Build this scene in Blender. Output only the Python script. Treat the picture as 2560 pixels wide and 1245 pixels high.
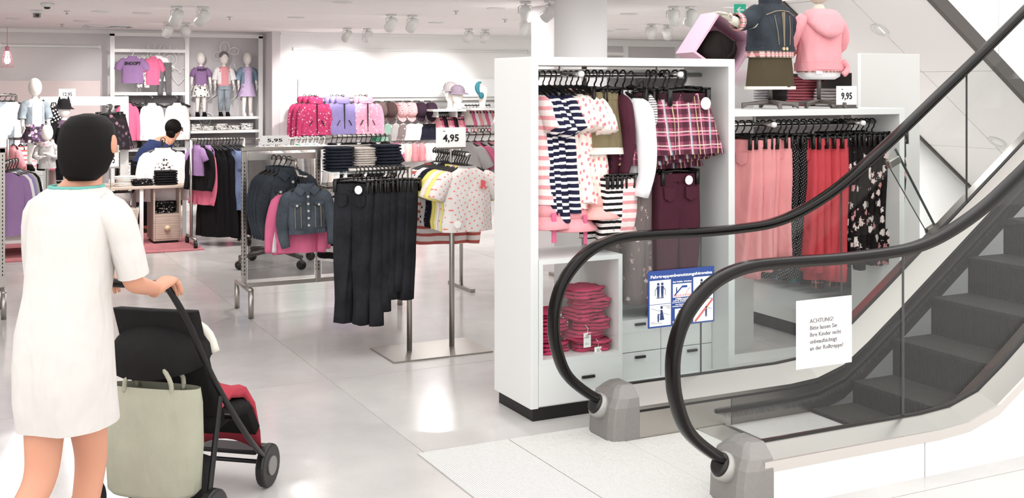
import bpy, bmesh, math, random
from math import sin, cos, pi, radians, sqrt, tan
from mathutils import Vector, Matrix
random.seed(7)
for o in list(bpy.data.objects): bpy.data.objects.remove(o)
SC = bpy.context.scene
COL = SC.collection

# ---------------------------------------------------------------- camera
F, EYE, HOR, ANG = 2850.0, 1.8, 210.0, radians(63.5)   # focal length in px, eye height, horizon row, yaw of the shop's X axis
CA, SA = cos(ANG), sin(ANG)
cam_d = bpy.data.cameras.new('camera'); cam = bpy.data.objects.new('camera', cam_d); COL.objects.link(cam)
cam_d.sensor_fit = 'HORIZONTAL'; cam_d.sensor_width = 36.0; cam_d.lens = 36.0 * F / 2560
cam_d.shift_y = -(622.5 - HOR) / 2560; cam_d.clip_end = 200; cam_d.clip_start = 0.05
cam.location = (0, 0, EYE); cam.rotation_euler = (pi / 2, 0, -(pi / 2 - ANG))
SC.camera = cam

# ---------------------------------------------------------------- light
W = bpy.data.worlds.new('mall_light'); SC.world = W; W.use_nodes = True
bg = W.node_tree.nodes['Background']; bg.inputs[0].default_value = (1.0, 0.985, 0.975, 1); bg.inputs[1].default_value = 1.3
vs = SC.view_settings
vs.view_transform = 'Standard'; vs.look = 'None'; vs.gamma = 1.0; vs.use_curve_mapping = False; vs.exposure = 0.78
DOWN_W, SPOT_W = 14.0, 56.0

# ---------------------------------------------------------------- measuring helpers (photo pixel -> point of the shop)
def at_y(px, py, Y):
    l = (px - 1280) / F; t = Y / (SA - CA * l)
    return Vector((t * (CA + SA * l), Y, EYE + t * (HOR - py) / F))
def at_x(px, py, X):
    l = (px - 1280) / F; t = X / (CA + SA * l)
    return Vector((X, t * (SA - CA * l), EYE + t * (HOR - py) / F))
def at_d(px, py, D):
    l = (px - 1280) / F
    return Vector((D * (CA + SA * l), D * (SA - CA * l), EYE + D * (HOR - py) / F))
def at_z(px, py, Z):
    return at_d(px, py, (Z - EYE) * F / (HOR - py))
def ground(px, py): return at_z(px, py, 0.0)
def dl(d, l): return Vector((d * CA + l * SA, d * SA - l * CA, 0))

# ---------------------------------------------------------------- materials
MATS = {}
def lin(c):
    return tuple((x / 12.92 if x <= 0.04045 else ((x + 0.055) / 1.055) ** 2.4) for x in c)
def srgb(h):
    h = h.lstrip('#'); return lin(tuple(int(h[i:i + 2], 16) / 255 for i in (0, 2, 4))) + (1,)
class NT:
    def __init__(s, name):
        s.m = bpy.data.materials.new(name); s.m.use_nodes = True; s.t = s.m.node_tree; s.n = s.t.nodes
        s.b = s.n['Principled BSDF']; s.out = s.n['Material Output']
    def node(s, typ, **kw):
        n = s.n.new(typ)
        for k, v in kw.items():
            if k in n.inputs: n.inputs[k].default_value = v
            else: setattr(n, k, v)
        return n
    def link(s, a, b): s.t.links.new(a, b)
    def coord(s, kind='Object', scale=(1, 1, 1), rot=(0, 0, 0)):
        c = s.node('ShaderNodeTexCoord'); m = s.node('ShaderNodeMapping')
        m.inputs['Scale'].default_value = scale; m.inputs['Rotation'].default_value = rot
        s.link(c.outputs[kind], m.inputs[0]); return m.outputs[0]
    def mix(s, fac, a, b, blend='MIX'):
        n = s.node('ShaderNodeMix', data_type='RGBA', blend_type=blend)
        for sock, v in ((n.inputs[0], fac), (n.inputs[6], a), (n.inputs[7], b)):
            if hasattr(v, 'is_linked'): s.link(v, sock)
            else: sock.default_value = v
        return n.outputs[2]
    def math(s, op, a, b=0.0):
        n = s.node('ShaderNodeMath', operation=op)
        for sock, v in ((n.inputs[0], a), (n.inputs[1], b)):
            if hasattr(v, 'is_linked'): s.link(v, sock)
            else: sock.default_value = v
        return n.outputs[0]
    def ramp(s, fac, stops, interp='LINEAR'):
        n = s.node('ShaderNodeValToRGB'); n.color_ramp.interpolation = interp
        e = n.color_ramp.elements
        while len(e) < len(stops): e.new(0.5)
        for el, (p, c) in zip(e, stops): el.position = p; el.color = c
        s.link(fac, n.inputs[0]); return n.outputs[0]
    def bump(s, h, strength=0.3, dist=0.01):
        n = s.node('ShaderNodeBump'); n.inputs['Strength'].default_value = strength; n.inputs['Distance'].default_value = dist
        s.link(h, n.inputs['Height']); s.link(n.outputs[0], s.b.inputs['Normal'])
    def base(s, c):
        if hasattr(c, 'is_linked'): s.link(c, s.b.inputs['Base Color'])
        else: s.b.inputs['Base Color'].default_value = c
def setp(b, rough=0.5, metal=0.0, spec=0.5, **kw):
    b.inputs['Roughness'].default_value = rough; b.inputs['Metallic'].default_value = metal
    b.inputs['Specular IOR Level'].default_value = spec
def mat(name, col, rough=0.5, metal=0.0, spec=0.5, noise=0.0, nscale=20, emit=0):
    if name in MATS: return MATS[name]
    t = NT(name); c = srgb(col); setp(t.b, rough, metal, spec)
    if noise:
        n = t.node('ShaderNodeTexNoise', Scale=nscale, Detail=4.0); t.link(t.coord(), n.inputs[0])
        d = tuple(x * (1 - noise) for x in c[:3]) + (1,)
        t.base(t.mix(n.outputs[0], d, tuple(min(1, x * (1 + noise)) for x in c[:3]) + (1,)))
    else: t.base(c)
    if emit:
        t.b.inputs['Emission Color'].default_value = c; t.b.inputs['Emission Strength'].default_value = emit
    MATS[name] = t.m; return t.m
def fold_bump(t, strength=.55):
    n = t.node('ShaderNodeTexNoise', Scale=6.0, Detail=2.0, Distortion=.25); t.link(t.coord(scale=(2.2, 2.2, .9)), n.inputs[0])
    t.bump(n.outputs[0], strength, .03)
def cloth(name, col, noise=0.18, rough=0.9):
    if name in MATS: return MATS[name]
    t = NT(name); c = srgb(col); setp(t.b, rough, 0, 0.2)
    n = t.node('ShaderNodeTexNoise', Scale=9.0, Detail=6.0); t.link(t.coord(), n.inputs[0])
    w = t.node('ShaderNodeTexNoise', Scale=320.0, Detail=1.0); t.link(t.coord(), w.inputs[0])
    f = t.math('ADD', t.math('MULTIPLY', n.outputs[0], 0.6), t.math('MULTIPLY', w.outputs[0], 0.4))
    t.base(t.mix(f, tuple(x * (1 - 2 * noise) for x in c[:3]) + (1,), tuple(min(1, x * (1 + 1.2 * noise)) for x in c[:3]) + (1,)))
    fold_bump(t)
    MATS[name] = t.m; return t.m
def stripes(name, a, b, period=0.04, ratio=0.5, axis='Z'):
    if name in MATS: return MATS[name]
    t = NT(name); setp(t.b, 0.9, 0, 0.2); fold_bump(t)
    n = t.node('ShaderNodeTexNoise', Scale=6.0); t.link(t.coord(), n.inputs[0])
    sp = t.node('ShaderNodeSeparateXYZ'); t.link(t.coord(), sp.inputs[0])
    z = t.math('ADD', sp.outputs[axis], t.math('MULTIPLY', n.outputs[0], 0.02))
    fr = t.math('FRACT', t.math('DIVIDE', t.math('ADD', z, 10.0), period))
    t.base(t.mix(t.math('GREATER_THAN', fr, ratio), srgb(a), srgb(b)))
    MATS[name] = t.m; return t.m
def dots(name, base, dot, scale=30, rad=0.2, rand=0.2, second=None):
    if name in MATS: return MATS[name]
    t = NT(name); setp(t.b, 0.9, 0, 0.2); fold_bump(t)
    v = t.node('ShaderNodeTexVoronoi', Scale=float(scale), Randomness=float(rand)); v.voronoi_dimensions = '2D'
    sp0 = t.node('ShaderNodeSeparateXYZ'); cx0 = t.node('ShaderNodeCombineXYZ'); t.link(t.coord(), sp0.inputs[0])
    u0 = t.math('ADD', sp0.outputs[0], sp0.outputs[1]); t.link(t.math('ADD', u0, t.math('MULTIPLY', sp0.outputs[2], .5)), cx0.inputs[0]); t.link(t.math('SUBTRACT', sp0.outputs[2], t.math('MULTIPLY', u0, .5)), cx0.inputs[1]); t.link(cx0.outputs[0], v.inputs[0])
    dc = srgb(dot)
    if second:
        sp = t.node('ShaderNodeSeparateColor'); t.link(v.outputs['Color'], sp.inputs[0])
        dc = t.mix(t.math('GREATER_THAN', sp.outputs[0], 0.5), srgb(dot), srgb(second))
    t.base(t.mix(t.math('LESS_THAN', v.outputs['Distance'], rad), srgb(base), dc))
    MATS[name] = t.m; return t.m
def floral(name, base, cols, scale=14, dens=0.34):
    if name in MATS: return MATS[name]
    t = NT(name); setp(t.b, 0.9, 0, 0.2); fold_bump(t)
    oi = t.node('ShaderNodeObjectInfo'); va = t.node('ShaderNodeVectorMath', operation='ADD'); t.link(t.coord(), va.inputs[0]); t.link(t.math('MULTIPLY', oi.outputs['Random'], 7.0), va.inputs[1])
    v = t.node('ShaderNodeTexVoronoi', Scale=float(scale), Randomness=1.0); t.link(va.outputs[0], v.inputs[0])
    n = t.node('ShaderNodeTexNoise', Scale=scale * 5.0, Detail=2.0); t.link(va.outputs[0], n.inputs[0])
    d = t.math('ADD', v.outputs['Distance'], t.math('MULTIPLY', t.math('SUBTRACT', n.outputs[0], 0.5), 0.75))
    sp = t.node('ShaderNodeSeparateColor'); t.link(v.outputs['Color'], sp.inputs[0])
    st = [(i / len(cols), srgb(c)) for i, c in enumerate(cols)]
    c = t.ramp(sp.outputs[0], st, 'CONSTANT')
    keep = t.math('GREATER_THAN', sp.outputs[1], 0.35)
    f = t.math('MULTIPLY', t.math('LESS_THAN', d, dens), keep)
    t.base(t.mix(f, srgb(base), c))
    MATS[name] = t.m; return t.m
def plaid(name, base, bands, scale=1.0):
    # bands: (colour, period, width, axis, strength)
    if name in MATS: return MATS[name]
    t = NT(name); setp(t.b, 0.9, 0, 0.2); fold_bump(t)
    sp = t.node('ShaderNodeSeparateXYZ'); n = t.node('ShaderNodeTexNoise', Scale=5.0)
    co = t.coord(); t.link(co, sp.inputs[0]); t.link(co, n.inputs[0])
    c = srgb(base)
    for col, per, wid, ax, st, ph in bands:
        z = t.math('ADD', t.math('ADD', sp.outputs[ax], t.math('MULTIPLY', n.outputs[0], 0.015)), 10.0 + ph)
        fr = t.math('FRACT', t.math('DIVIDE', z, per * scale))
        c = t.mix(t.math('MULTIPLY', t.math('LESS_THAN', fr, wid), st), c, srgb(col))
    t.base(c); MATS[name] = t.m; return t.m
def denim(name, col):
    if name in MATS: return MATS[name]
    t = NT(name); c = srgb(col); setp(t.b, 0.9, 0, 0.15)
    n = t.node('ShaderNodeTexNoise', Scale=6.0, Detail=5.0); t.link(t.coord(), n.inputs[0])
    w = t.node('ShaderNodeTexNoise', Scale=260.0, Detail=2.0); t.link(t.coord(scale=(1, 1, .25)), w.inputs[0])
    f = t.math('ADD', t.math('MULTIPLY', t.math('SUBTRACT', n.outputs[0], .25), 0.9), t.math('MULTIPLY', w.outputs[0], 0.45))
    t.base(t.mix(f, tuple(x * 0.25 for x in c[:3]) + (1,), tuple(min(1, x * 2.7 + .015) for x in c[:3]) + (1,)))
    fold_bump(t); MATS[name] = t.m; return t.m
def wood(name, a, b):
    if name in MATS: return MATS[name]
    t = NT(name); setp(t.b, 0.55)
    n = t.node('ShaderNodeTexNoise', Scale=3.0, Detail=5.0); t.link(t.coord(scale=(2, 2, 14)), n.inputs[0])
    w = t.node('ShaderNodeTexWave', Scale=4.0, Distortion=6.0, Detail=3.0); w.bands_direction = 'Z'; t.link(t.coord(scale=(.4, .4, 3)), w.inputs[0])
    t.base(t.mix(t.math('MULTIPLY', t.math('ADD', n.outputs[0], w.outputs[1]), .5), srgb(a), srgb(b)))
    MATS[name] = t.m; return t.m
def brushed(name, col, rough=0.28):
    if name in MATS: return MATS[name]
    t = NT(name); setp(t.b, rough, 1.0)
    n = t.node('ShaderNodeTexNoise', Scale=2.0, Detail=2.0); t.link(t.coord(scale=(.6, 60, 60)), n.inputs[0])
    c = srgb(col); t.base(t.mix(n.outputs[0], tuple(x * .92 for x in c[:3]) + (1,), c))
    MATS[name] = t.m; return t.m
def glass_mat(name, tint=(0.955, 0.97, 0.965, 1), top=.5):
    t = NT(name); t.n.remove(t.b)
    tr = t.node('ShaderNodeBsdfTransparent', Color=tint); gl = t.node('ShaderNodeBsdfGlossy', Roughness=0.02)
    lw = t.node('ShaderNodeLayerWeight', Blend=.5); mx = t.node('ShaderNodeMixShader')
    f = t.math('ADD', t.math('MULTIPLY', t.math('POWER', lw.outputs['Facing'], 4.0), top), .025)
    t.link(f, mx.inputs[0]); t.link(tr.outputs[0], mx.inputs[1]); t.link(gl.outputs[0], mx.inputs[2]); t.link(mx.outputs[0], t.out.inputs[0])
    MATS[name] = t.m; return t.m
WHITE = mat('white_lacquer', '#dfe0de', 0.35)
WALLW = mat('white_wall', '#f2f2f1', 0.8)
WALLG = mat('light_grey_wall', '#dad6d7', 0.85, noise=.03, nscale=60)
BLACK = mat('black_plastic', '#14110f', 0.4)
BLACKKICK = mat('black_plinth', '#0c0808', 0.5)
CHROME = mat('chrome', '#c9c7c4', 0.22, 1.0)
STEEL = brushed('satin_steel', '#b4b0aa', 0.32)
ALU = brushed('brushed_aluminium', '#c6c3bf', 0.3)
DARKMETAL = mat('dark_metal', '#6d6763', 0.4, 0.9)
RUBBER = mat('black_rubber', '#0f0c0a', 0.16, spec=0.22)
GREYPL = mat('grey_cast_cap', '#8b8784', 0.5, 0.3, noise=.1, nscale=80)
GLASS = glass_mat('clear_glass')
MANNEQ = mat('mannequin_white', '#f4efe9', 0.45)
MANNEQT = mat('mannequin_linen', '#d8d0c2', 0.8, noise=.08, nscale=150)
TAGW = mat('tag_white', '#f4f3f0', 0.6)
SKIN = mat('skin', '#c98f74', 0.55, noise=.05, nscale=8)
HAIR = mat('black_hair', '#0b0706', 0.65, spec=.15, noise=.4, nscale=60)
INK = mat('black_ink', '#151312', 0.7)
DOODLE = mat('white_doodle', '#fbfbf9', 0.5)

# ---------------------------------------------------------------- mesh builder
class MB:
    def __init__(s): s.v = []; s.f = []; s.mi = []; s.cur = 0
    def add(s, vs_, fs):
        o = len(s.v); s.v += [tuple(v) for v in vs_]; s.f += [tuple(i + o for i in f) for f in fs]; s.mi += [s.cur] * len(fs); return s
    def box(s, x0, x1, y0, y1, z0, z1, M=None):
        vs_ = [(x, y, z) for z in (z0, z1) for y in (y0, y1) for x in (x0, x1)]
        if M is not None: vs_ = [M @ Vector(v) for v in vs_]
        return s.add(vs_, [(0, 2, 3, 1), (4, 5, 7, 6), (0, 1, 5, 4), (2, 6, 7, 3), (0, 4, 6, 2), (1, 3, 7, 5)])
    def loft(s, rings, cap0=True, cap1=True, closed=True):
        n = len(rings[0]); o = len(s.v); vs_ = [p for r in rings for p in r]; fs = []
        for i in range(len(rings) - 1):
            for j in range(n if closed else n - 1):
                a, b = i * n + j, i * n + (j + 1) % n; fs.append((a, b, b + n, a + n))
        if cap0: fs.append(tuple(reversed(range(n))))
        if cap1: fs.append(tuple(range((len(rings) - 1) * n, len(rings) * n)))
        return s.add(vs_, fs)
    def frames(s, pts):
        pts = [Vector(p) for p in pts]; T = []
        for i in range(len(pts)):
            a = pts[max(0, i - 1)]; b = pts[min(len(pts) - 1, i + 1)]; d = (b - a); T.append(d.normalized() if d.length > 1e-9 else Vector((0, 0, 1)))
        u = Vector((0, 0, 1)) if abs(T[0].z) < 0.9 else Vector((0, 1, 0)); out = []
        for p, t in zip(pts, T):
            u = (u - t * u.dot(t)); u.normalize(); w = t.cross(u); out.append((p, t, u, w))
        return out
    def tube(s, pts, r, n=8, cap=True, flat=1.0):
        rs = r if isinstance(r, (list, tuple)) else [r] * len(pts); rings = []
        for (p, t, u, w), q in zip(s.frames(pts), rs):
            rings.append([p + u * (q * cos(2 * pi * k / n)) + w * (q * flat * sin(2 * pi * k / n)) for k in range(n)])
        return s.loft(rings, cap, cap)
    def lathe(s, prof, n=16, c=(0, 0, 0), cap=True):
        c = Vector(c)
        return s.loft([[c + Vector((r * cos(2 * pi * k / n), r * sin(2 * pi * k / n), z)) for k in range(n)] for r, z in prof], cap, cap)
    def ellipsoid(s, c, rx, ry, rz, n=16, m=10, M=None):
        rings = []
        for i in range(m + 1):
            a = -pi / 2 + pi * i / m; q = max(cos(a), 0.02)
            rings.append([Vector((rx * q * cos(2 * pi * k / n), ry * q * sin(2 * pi * k / n), rz * sin(a))) for k in range(n)])
        rings = [[(M @ p if M is not None else p) + Vector(c) for p in r] for r in rings]
        return s.loft(rings)
    def prism(s, poly, y0, y1, axis='Y'):
        n = len(poly)
        def pt(a, b, h): return (a, h, b) if axis == 'Y' else ((a, b, h) if axis == 'Z' else (h, a, b))
        return s.add([pt(a, b, y0) for a, b in poly] + [pt(a, b, y1) for a, b in poly],
                     [tuple(range(n)), tuple(reversed(range(n, 2 * n)))] + [(i, i + n, (i + 1) % n + n, (i + 1) % n) for i in range(n)])
    def strip(s, A, B):
        n = len(A)
        return s.add(list(A) + list(B), [(i, i + 1, n + i + 1, n + i) for i in range(n - 1)])
    def sweep(s, pts, prof):          # prof in (u,w) of each frame
        return s.loft([[p + u * a + w * b for a, b in prof] for p, t, u, w in s.frames(pts)])
    def mesh(s, name, m=None, smooth=False):
        me = bpy.data.meshes.new(name); me.from_pydata([tuple(v) for v in s.v], [], s.f)
        bm = bmesh.new(); bm.from_mesh(me); bmesh.ops.recalc_face_normals(bm, faces=bm.faces); bm.to_mesh(me); bm.free()
        for k in (m if isinstance(m, (list, tuple)) else [m]):
            if k: me.materials.append(k)
        if any(s.mi):
            for p, i in zip(me.polygons, s.mi): p.material_index = i
        if smooth: me.polygons.foreach_set('use_smooth', [True] * len(me.polygons))
        me.update(); return me
    def build(s, name, m, parent=None, smooth=False, bevel=0.0, loc=None, rz=0, **kw):
        return mk(name, s.mesh(name, m, smooth), parent, loc, rz, bevel, **kw)
def mk(name, me, parent=None, loc=None, rz=0, bevel=0.0, m=None, **kw):
    o = bpy.data.objects.new(name, me); COL.objects.link(o)
    if parent: o.parent = parent
    if loc is not None: o.location = loc
    if rz: o.rotation_euler[2] = rz
    if m is not None and me.materials: o.material_slots[0].link = 'OBJECT'; o.material_slots[0].material = m
    if bevel:
        b = o.modifiers.new('bevel', 'BEVEL'); b.width = bevel; b.segments = 2; b.limit_method = 'ANGLE'; b.angle_limit = radians(40)
    for k, v in kw.items(): o[k] = v
    return o
def tag(o, label, cat, group=None):
    o['label'] = label; o['category'] = cat
    if group: o['group'] = group
    return o
def thing(name, label, cat, loc=(0, 0, 0), rz=0, group=None):
    o = bpy.data.objects.new(name, None); COL.objects.link(o); o.location = loc; o.rotation_euler[2] = rz; o.empty_display_size = .1
    return tag(o, label, cat, group)
def struct(o): o['kind'] = 'structure'; return o
def copy_tree(o, parent=None):
    c = o.copy(); COL.objects.link(c); c.parent = parent
    for ch in list(o.children): copy_tree(ch, c)
    return c
def catmull(pts, n=6, closed=False):
    P = [Vector(p) for p in pts]; out = []
    for i in range(len(P) - 1):
        p0, p1, p2, p3 = P[max(i - 1, 0)], P[i], P[i + 1], P[min(i + 2, len(P) - 1)]
        for k in range(n):
            t = k / n
            out.append(0.5 * ((2 * p1) + (p2 - p0) * t + (2 * p0 - 5 * p1 + 4 * p2 - p3) * t * t + (3 * p1 - p0 - 3 * p2 + p3) * t ** 3))
    out.append(P[-1]); return out
def lettering(text, size, m, parent, loc, rot=(pi / 2, 0, 0), bold=0.0, align='LEFT', depth=0.0008, name='lettering', xscale=1.0, line=1.0, fit=None):
    cu = bpy.data.curves.new('tmp', 'FONT'); cu.body = text; cu.size = size; cu.offset = bold; cu.extrude = depth; cu.align_x = align; cu.resolution_u = 2; cu.space_line = line
    t = bpy.data.objects.new('tmp', cu); COL.objects.link(t)
    me = bpy.data.meshes.new_from_object(t.evaluated_get(bpy.context.evaluated_depsgraph_get()))
    bpy.data.objects.remove(t); bpy.data.curves.remove(cu)
    me.name = name; me.materials.clear(); me.materials.append(m)
    if fit:
        xs_ = [v.co.x for v in me.vertices]; xscale = fit / (max(xs_) - min(xs_))
    for v in me.vertices: v.co.x *= xscale
    o = mk(name, me, parent, loc); o.rotation_euler = rot; return o
def skin(verts, edges, radii, root=0, sub=2, name='body'):
    me = bpy.data.meshes.new(name); me.from_pydata([tuple(v) for v in verts], edges, [])
    o = bpy.data.objects.new(name, me); COL.objects.link(o)
    sk = o.modifiers.new('s', 'SKIN'); sk.use_smooth_shade = True
    for i, d in enumerate(me.skin_vertices[0].data):
        r = radii[i]; d.radius = (r, r) if not isinstance(r, tuple) else r
        d.use_root = (i == root)
    sb = o.modifiers.new('u', 'SUBSURF'); sb.levels = sub; sb.render_levels = sub
    dg = bpy.context.evaluated_depsgraph_get(); dg.update()
    m2 = bpy.data.meshes.new_from_object(o.evaluated_get(dg)); m2.name = name
    bpy.data.objects.remove(o); m2.polygons.foreach_set('use_smooth', [True] * len(m2.polygons)); return m2
ORD = ['first', 'second', 'third', 'fourth', 'fifth', 'sixth', 'seventh', 'eighth', 'ninth', 'tenth', 'eleventh', 'twelfth', 'thirteenth', 'fourteenth', 'fifteenth', 'sixteenth']
# ================================================================ the setting
CEIL = 2.56
floor_m = NT('polished_screed'); setp(floor_m.b, 0.22, 0, 0.5)
_n = floor_m.node('ShaderNodeTexNoise', Scale=0.7, Detail=5.0, Roughness=.6); floor_m.link(floor_m.coord(), _n.inputs[0])
_n2 = floor_m.node('ShaderNodeTexNoise', Scale=60.0, Detail=3.0); floor_m.link(floor_m.coord(), _n2.inputs[0])
_c = floor_m.ramp(_n.outputs[0], [(.3, srgb('#b3afad')), (.7, srgb('#d3d0cd'))])
floor_m.base(floor_m.mix(floor_m.math('MULTIPLY', _n2.outputs[0], .25), _c, srgb('#a5a09e')))
floor_m.link(floor_m.math('ADD', floor_m.math('MULTIPLY', _n.outputs[0], .16), .08), floor_m.b.inputs['Roughness'])
JOINT = mat('floor_joint', '#e4e1dd', .7)
fl = struct(MB().box(-9, 16, -4, 19, -.06, -.006).build('floor', JOINT))
sl = MB().box(-1.497, 1.497, -1.497, 1.497, -.05, 0).mesh('floor_slab', floor_m.m)
for i in range(-3, 5):
    for j in range(-1, 6):
        mk('floor_slab', sl, fl, (2.1 + 1.5 + 3 * i, 2.2 + 3 * j, 0))
CEILM = mat('ceiling_white', '#f3efee', .85)
ce = struct(MB().box(-6, 5.6, 7.1, 19, CEIL + .012, CEIL + .1).box(5.6, 6.9, 7.5, 19, CEIL + .012, CEIL + .1).box(6.9, 15, 9.2, 19, CEIL + .012, CEIL + .1).build('ceiling', mat('ceiling_gap', '#b9b1b0', .9)))
cp = {}
for (x0, x1, ya) in ((-6, 5.6, 7.1), (5.6, 6.9, 7.5), (6.9, 15, 9.2)):
    y = ya
    while y < 18.9:
        w = min(1.6, 19 - y)
        MB().box(x0, x1, y + .004, y + w - .004, CEIL, CEIL + .02).build('ceiling_panel', CEILM, ce); y += w
YL, YR, XJ = 17.0, 16.3, 4.25
struct(MB().box(-6, XJ, YL, YL + .2, 0, CEIL + .1).build('wall_back', WALLG))
struct(MB().box(XJ, XJ + .12, YR, YL, 0, CEIL + .1).build('wall_return', WALLG))
struct(MB().box(XJ + .12, 9.4, YR, YR + .2, 0, CEIL + .1).build('wall_accessories', WALLW))
struct(MB().box(9.4, 15, YL, YL + .2, 0, CEIL + .1).build('wall_far', WALLG))
struct(MB().box(5.2, 5.34, 9.25, 10.0, 0, CEIL + .1).build('wall_pillar', WALLG))
struct(MB().box(7.2, 15, 8.62, 8.8, 0, 2.75).build('wall_right', WALLW))
struct(MB().box(-6.2, -6, 4, 19, 0, CEIL + .1).build('wall_left', WALLW))
struct(MB().box(15, 15.2, 5.5, 19, 0, CEIL + .3).build('wall_end', WALLW))
# trim along the top of the walls
struct(MB().box(-6, XJ, YL - .03, YL, CEIL - .05, CEIL).build('trim_1', WALLW))
struct(MB().box(XJ + .12, 9.4, YR - .03, YR, CEIL - .05, CEIL).build('trim_2', WALLW))
# round column behind the tall unit
colm = struct(MB().lathe([(.215, .14), (.215, CEIL + .05)], 40).build('column', WALLW, loc=(4.62, 8.02, 0), smooth=True))
MB().lathe([(.22, 0), (.22, .14)], 40).build('baseboard', mat('column_skirting', '#6b6866', .5), colm, smooth=True)
# ---------------------------------------------------------------- ceiling fittings
LENS = mat('lamp_lens', '#fffdf8', .3, emit=14)
def downlight(p, label, lit=True, r=.085, group='recessed ceiling downlights'):
    t = thing('downlight', label, 'downlight', p, 0, group)
    MB().lathe([(r, .004), (r + .012, 0), (r + .012, -.008), (r - .015, -.008), (r - .02, .02)], 24, cap=False).build('trim_ring', WHITE, t, smooth=True)
    MB().lathe([(0.001, .006), (r - .018, .006), (r - .018, .012), (.001, .012)], 24).build('lens', LENS, t)
    if lit:
        l = bpy.data.lights.new('downlight_lamp', 'AREA'); l.shape = 'DISK'; l.size = .16; l.energy = DOWN_W; l.color = (1, .97, .95)
        o = bpy.data.objects.new('downlight_lamp', l); COL.objects.link(o); o.parent = t; o.location = (0, 0, -.012)
    return t
SEEN = [(855, 5, 'nearest the middle of the top edge'), (1240, 20, 'left of the twin spots by the grey pillar'), (740, 43, 'in front of the white accessory wall'),
        (1090, 56, 'right of the twin spots above the wall'), (355, 32, 'left of the lone twin spotlights'), (252, 28, 'above the square air vent'), (36, 46, 'at the far left'),
        (205, 52, 'just left of the air vent'), (1572, 34, 'right of the white column'), (1555, 73, 'low beside the white column')]
for i, (px, py, w) in enumerate(SEEN):
    p = at_z(px, py, CEIL); downlight((p.x, p.y, CEIL - .001), 'round recessed ceiling downlight ' + w)
for x in (8.5, 11.5):  # unseen downlights, added to keep the rear right area bright
    for y in (11, 14): downlight((x, y, CEIL - .001), 'added unseen ceiling downlight behind the right-hand units, %s of the %s pair' % ('left' if x < 9 else 'right', 'nearer' if y < 12 else 'farther'), group='added rear right downlights')
def track_spot(px, py, az, tilt, label, Z=CEIL, power=SPOT_W, ang=56, group='track spotlights'):
    p = at_z(px, py, Z); t = thing('track_spotlight', label, 'spotlight', (p.x, p.y, Z - .001), az, group)
    MB().box(-.05, .05, -.03, .03, -.02, 0).build('ceiling_plate', WHITE, t, bevel=.004)
    MB().tube([(0, 0, -.02), (0, 0, -.035)], .012, 8).tube([(-.066, 0, -.11), (-.066, 0, -.05), (-.045, 0, -.035), (.045, 0, -.035), (.066, 0, -.05), (.066, 0, -.11)], .006, 6).build('yoke', WHITE, t)
    M = Matrix.Translation((0, 0, -.11)) @ Matrix.Scale(.85, 4) @ Matrix.Rotation(tilt, 4, 'X')
    b = MB(); b.loft([[M @ Vector((r * cos(2 * pi * k / 20), r * sin(2 * pi * k / 20), z)) for k in range(20)] for r, z in ((.03, .1), (.055, .085), (.066, .05), (.066, -.09), (.06, -.09), (.05, -.06))], True, False)
    b.build('lamp_head', WHITE, t, smooth=True)
    MB().loft([[M @ Vector((r * cos(2 * pi * k / 20), r * sin(2 * pi * k / 20), z)) for k in range(20)] for r, z in ((.05, -.062), (.05, -.066))]).build('lens', LENS, t)
    l = bpy.data.lights.new('spot_lamp', 'SPOT'); l.energy = power; l.spot_size = radians(ang); l.spot_blend = .6; l.shadow_soft_size = .05; l.color = (1, .97, .95)
    o = bpy.data.objects.new('spot_lamp', l); COL.objects.link(o); o.parent = t; o.matrix_local = M @ Matrix.Scale(1 / .85, 4) @ Matrix.Translation((0, 0, -.1))
# (the head points along local -Z turned by tilt about X; az turns it about the vertical)
TS = [(442, 16, 0.2, .75, 'left one of the lone pair of white spotlights above the sales floor'), (507, 17, .4, .8, 'right one of the lone pair of white spotlights above the sales floor'),
      (420, 56, 0.1, .9, 'left one of the pair of spotlights before the doodle wall'), (465, 57, -.2, .9, 'right one of the pair of spotlights before the doodle wall'),
      (978, 36, .1, .85, 'left one of the twin spotlights in front of the accessory wall'), (1031, 38, 0, .85, 'right one of the twin spotlights in front of the accessory wall'),
      (868, 70, .1, .9, 'left pale spotlight close to the accessory wall'), (918, 71, -.1, .9, 'right pale spotlight close to the accessory wall'),
      (1172, 72, .1, .9, 'left faint spotlight over the caps wall'), (1213, 74, 0, .9, 'right faint spotlight over the caps wall'),
      (1314, 4, 2.6, -.8, 'spotlight with glowing lens left of the white column'), (1374, 2, 3.6, -.8, 'square-on glowing spotlight nearest the white column'), (1312, 48, 0, .5, 'lower spotlight beside the grey pillar'),
      (1683, 16, 2.4, -.8, 'left glowing spotlight of the upper pair above the pink box'), (1727, 17, .2, .4, 'right spotlight of the upper pair above the pink box'),
      (1628, 60, 2.4, -.8, 'left glowing spotlight of the lower pair above the plaid skirts'), (1668, 62, 2.4, -.8, 'right glowing spotlight of the lower pair above the plaid skirts')]
for px, py, az, ti, lb in TS: track_spot(px, py, az, ti * 1.22, lb)
for px, py, pz in ((800, 78, 0),):
    pass
# vent
p = at_z(272, 65, CEIL); v = thing('air_vent', 'square swirl air vent set into the ceiling', 'vent', (p.x, p.y, CEIL - .001))
MB().box(-.3, .3, -.3, -.27, -.014, 0).box(-.3, .3, .27, .3, -.014, 0).box(-.3, -.27, -.27, .27, -.014, 0).box(.27, .3, -.27, .27, -.014, 0).build('vent_frame', WHITE, v)
MB().box(-.27, .27, -.27, .27, -.004, 0).build('vent_backing', mat('vent_dark', '#6a6566', .8), v)
for k in range(16):
    a = 2 * pi * k / 16; M = Matrix.Rotation(a, 4, 'Z') @ Matrix.Translation((.15, .03, -.008)) @ Matrix.Rotation(.5, 4, 'X')
    MB().box(-.1, .1, -.012, .012, -.002, .002, M).build('vent_blade', WHITE, v)
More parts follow.
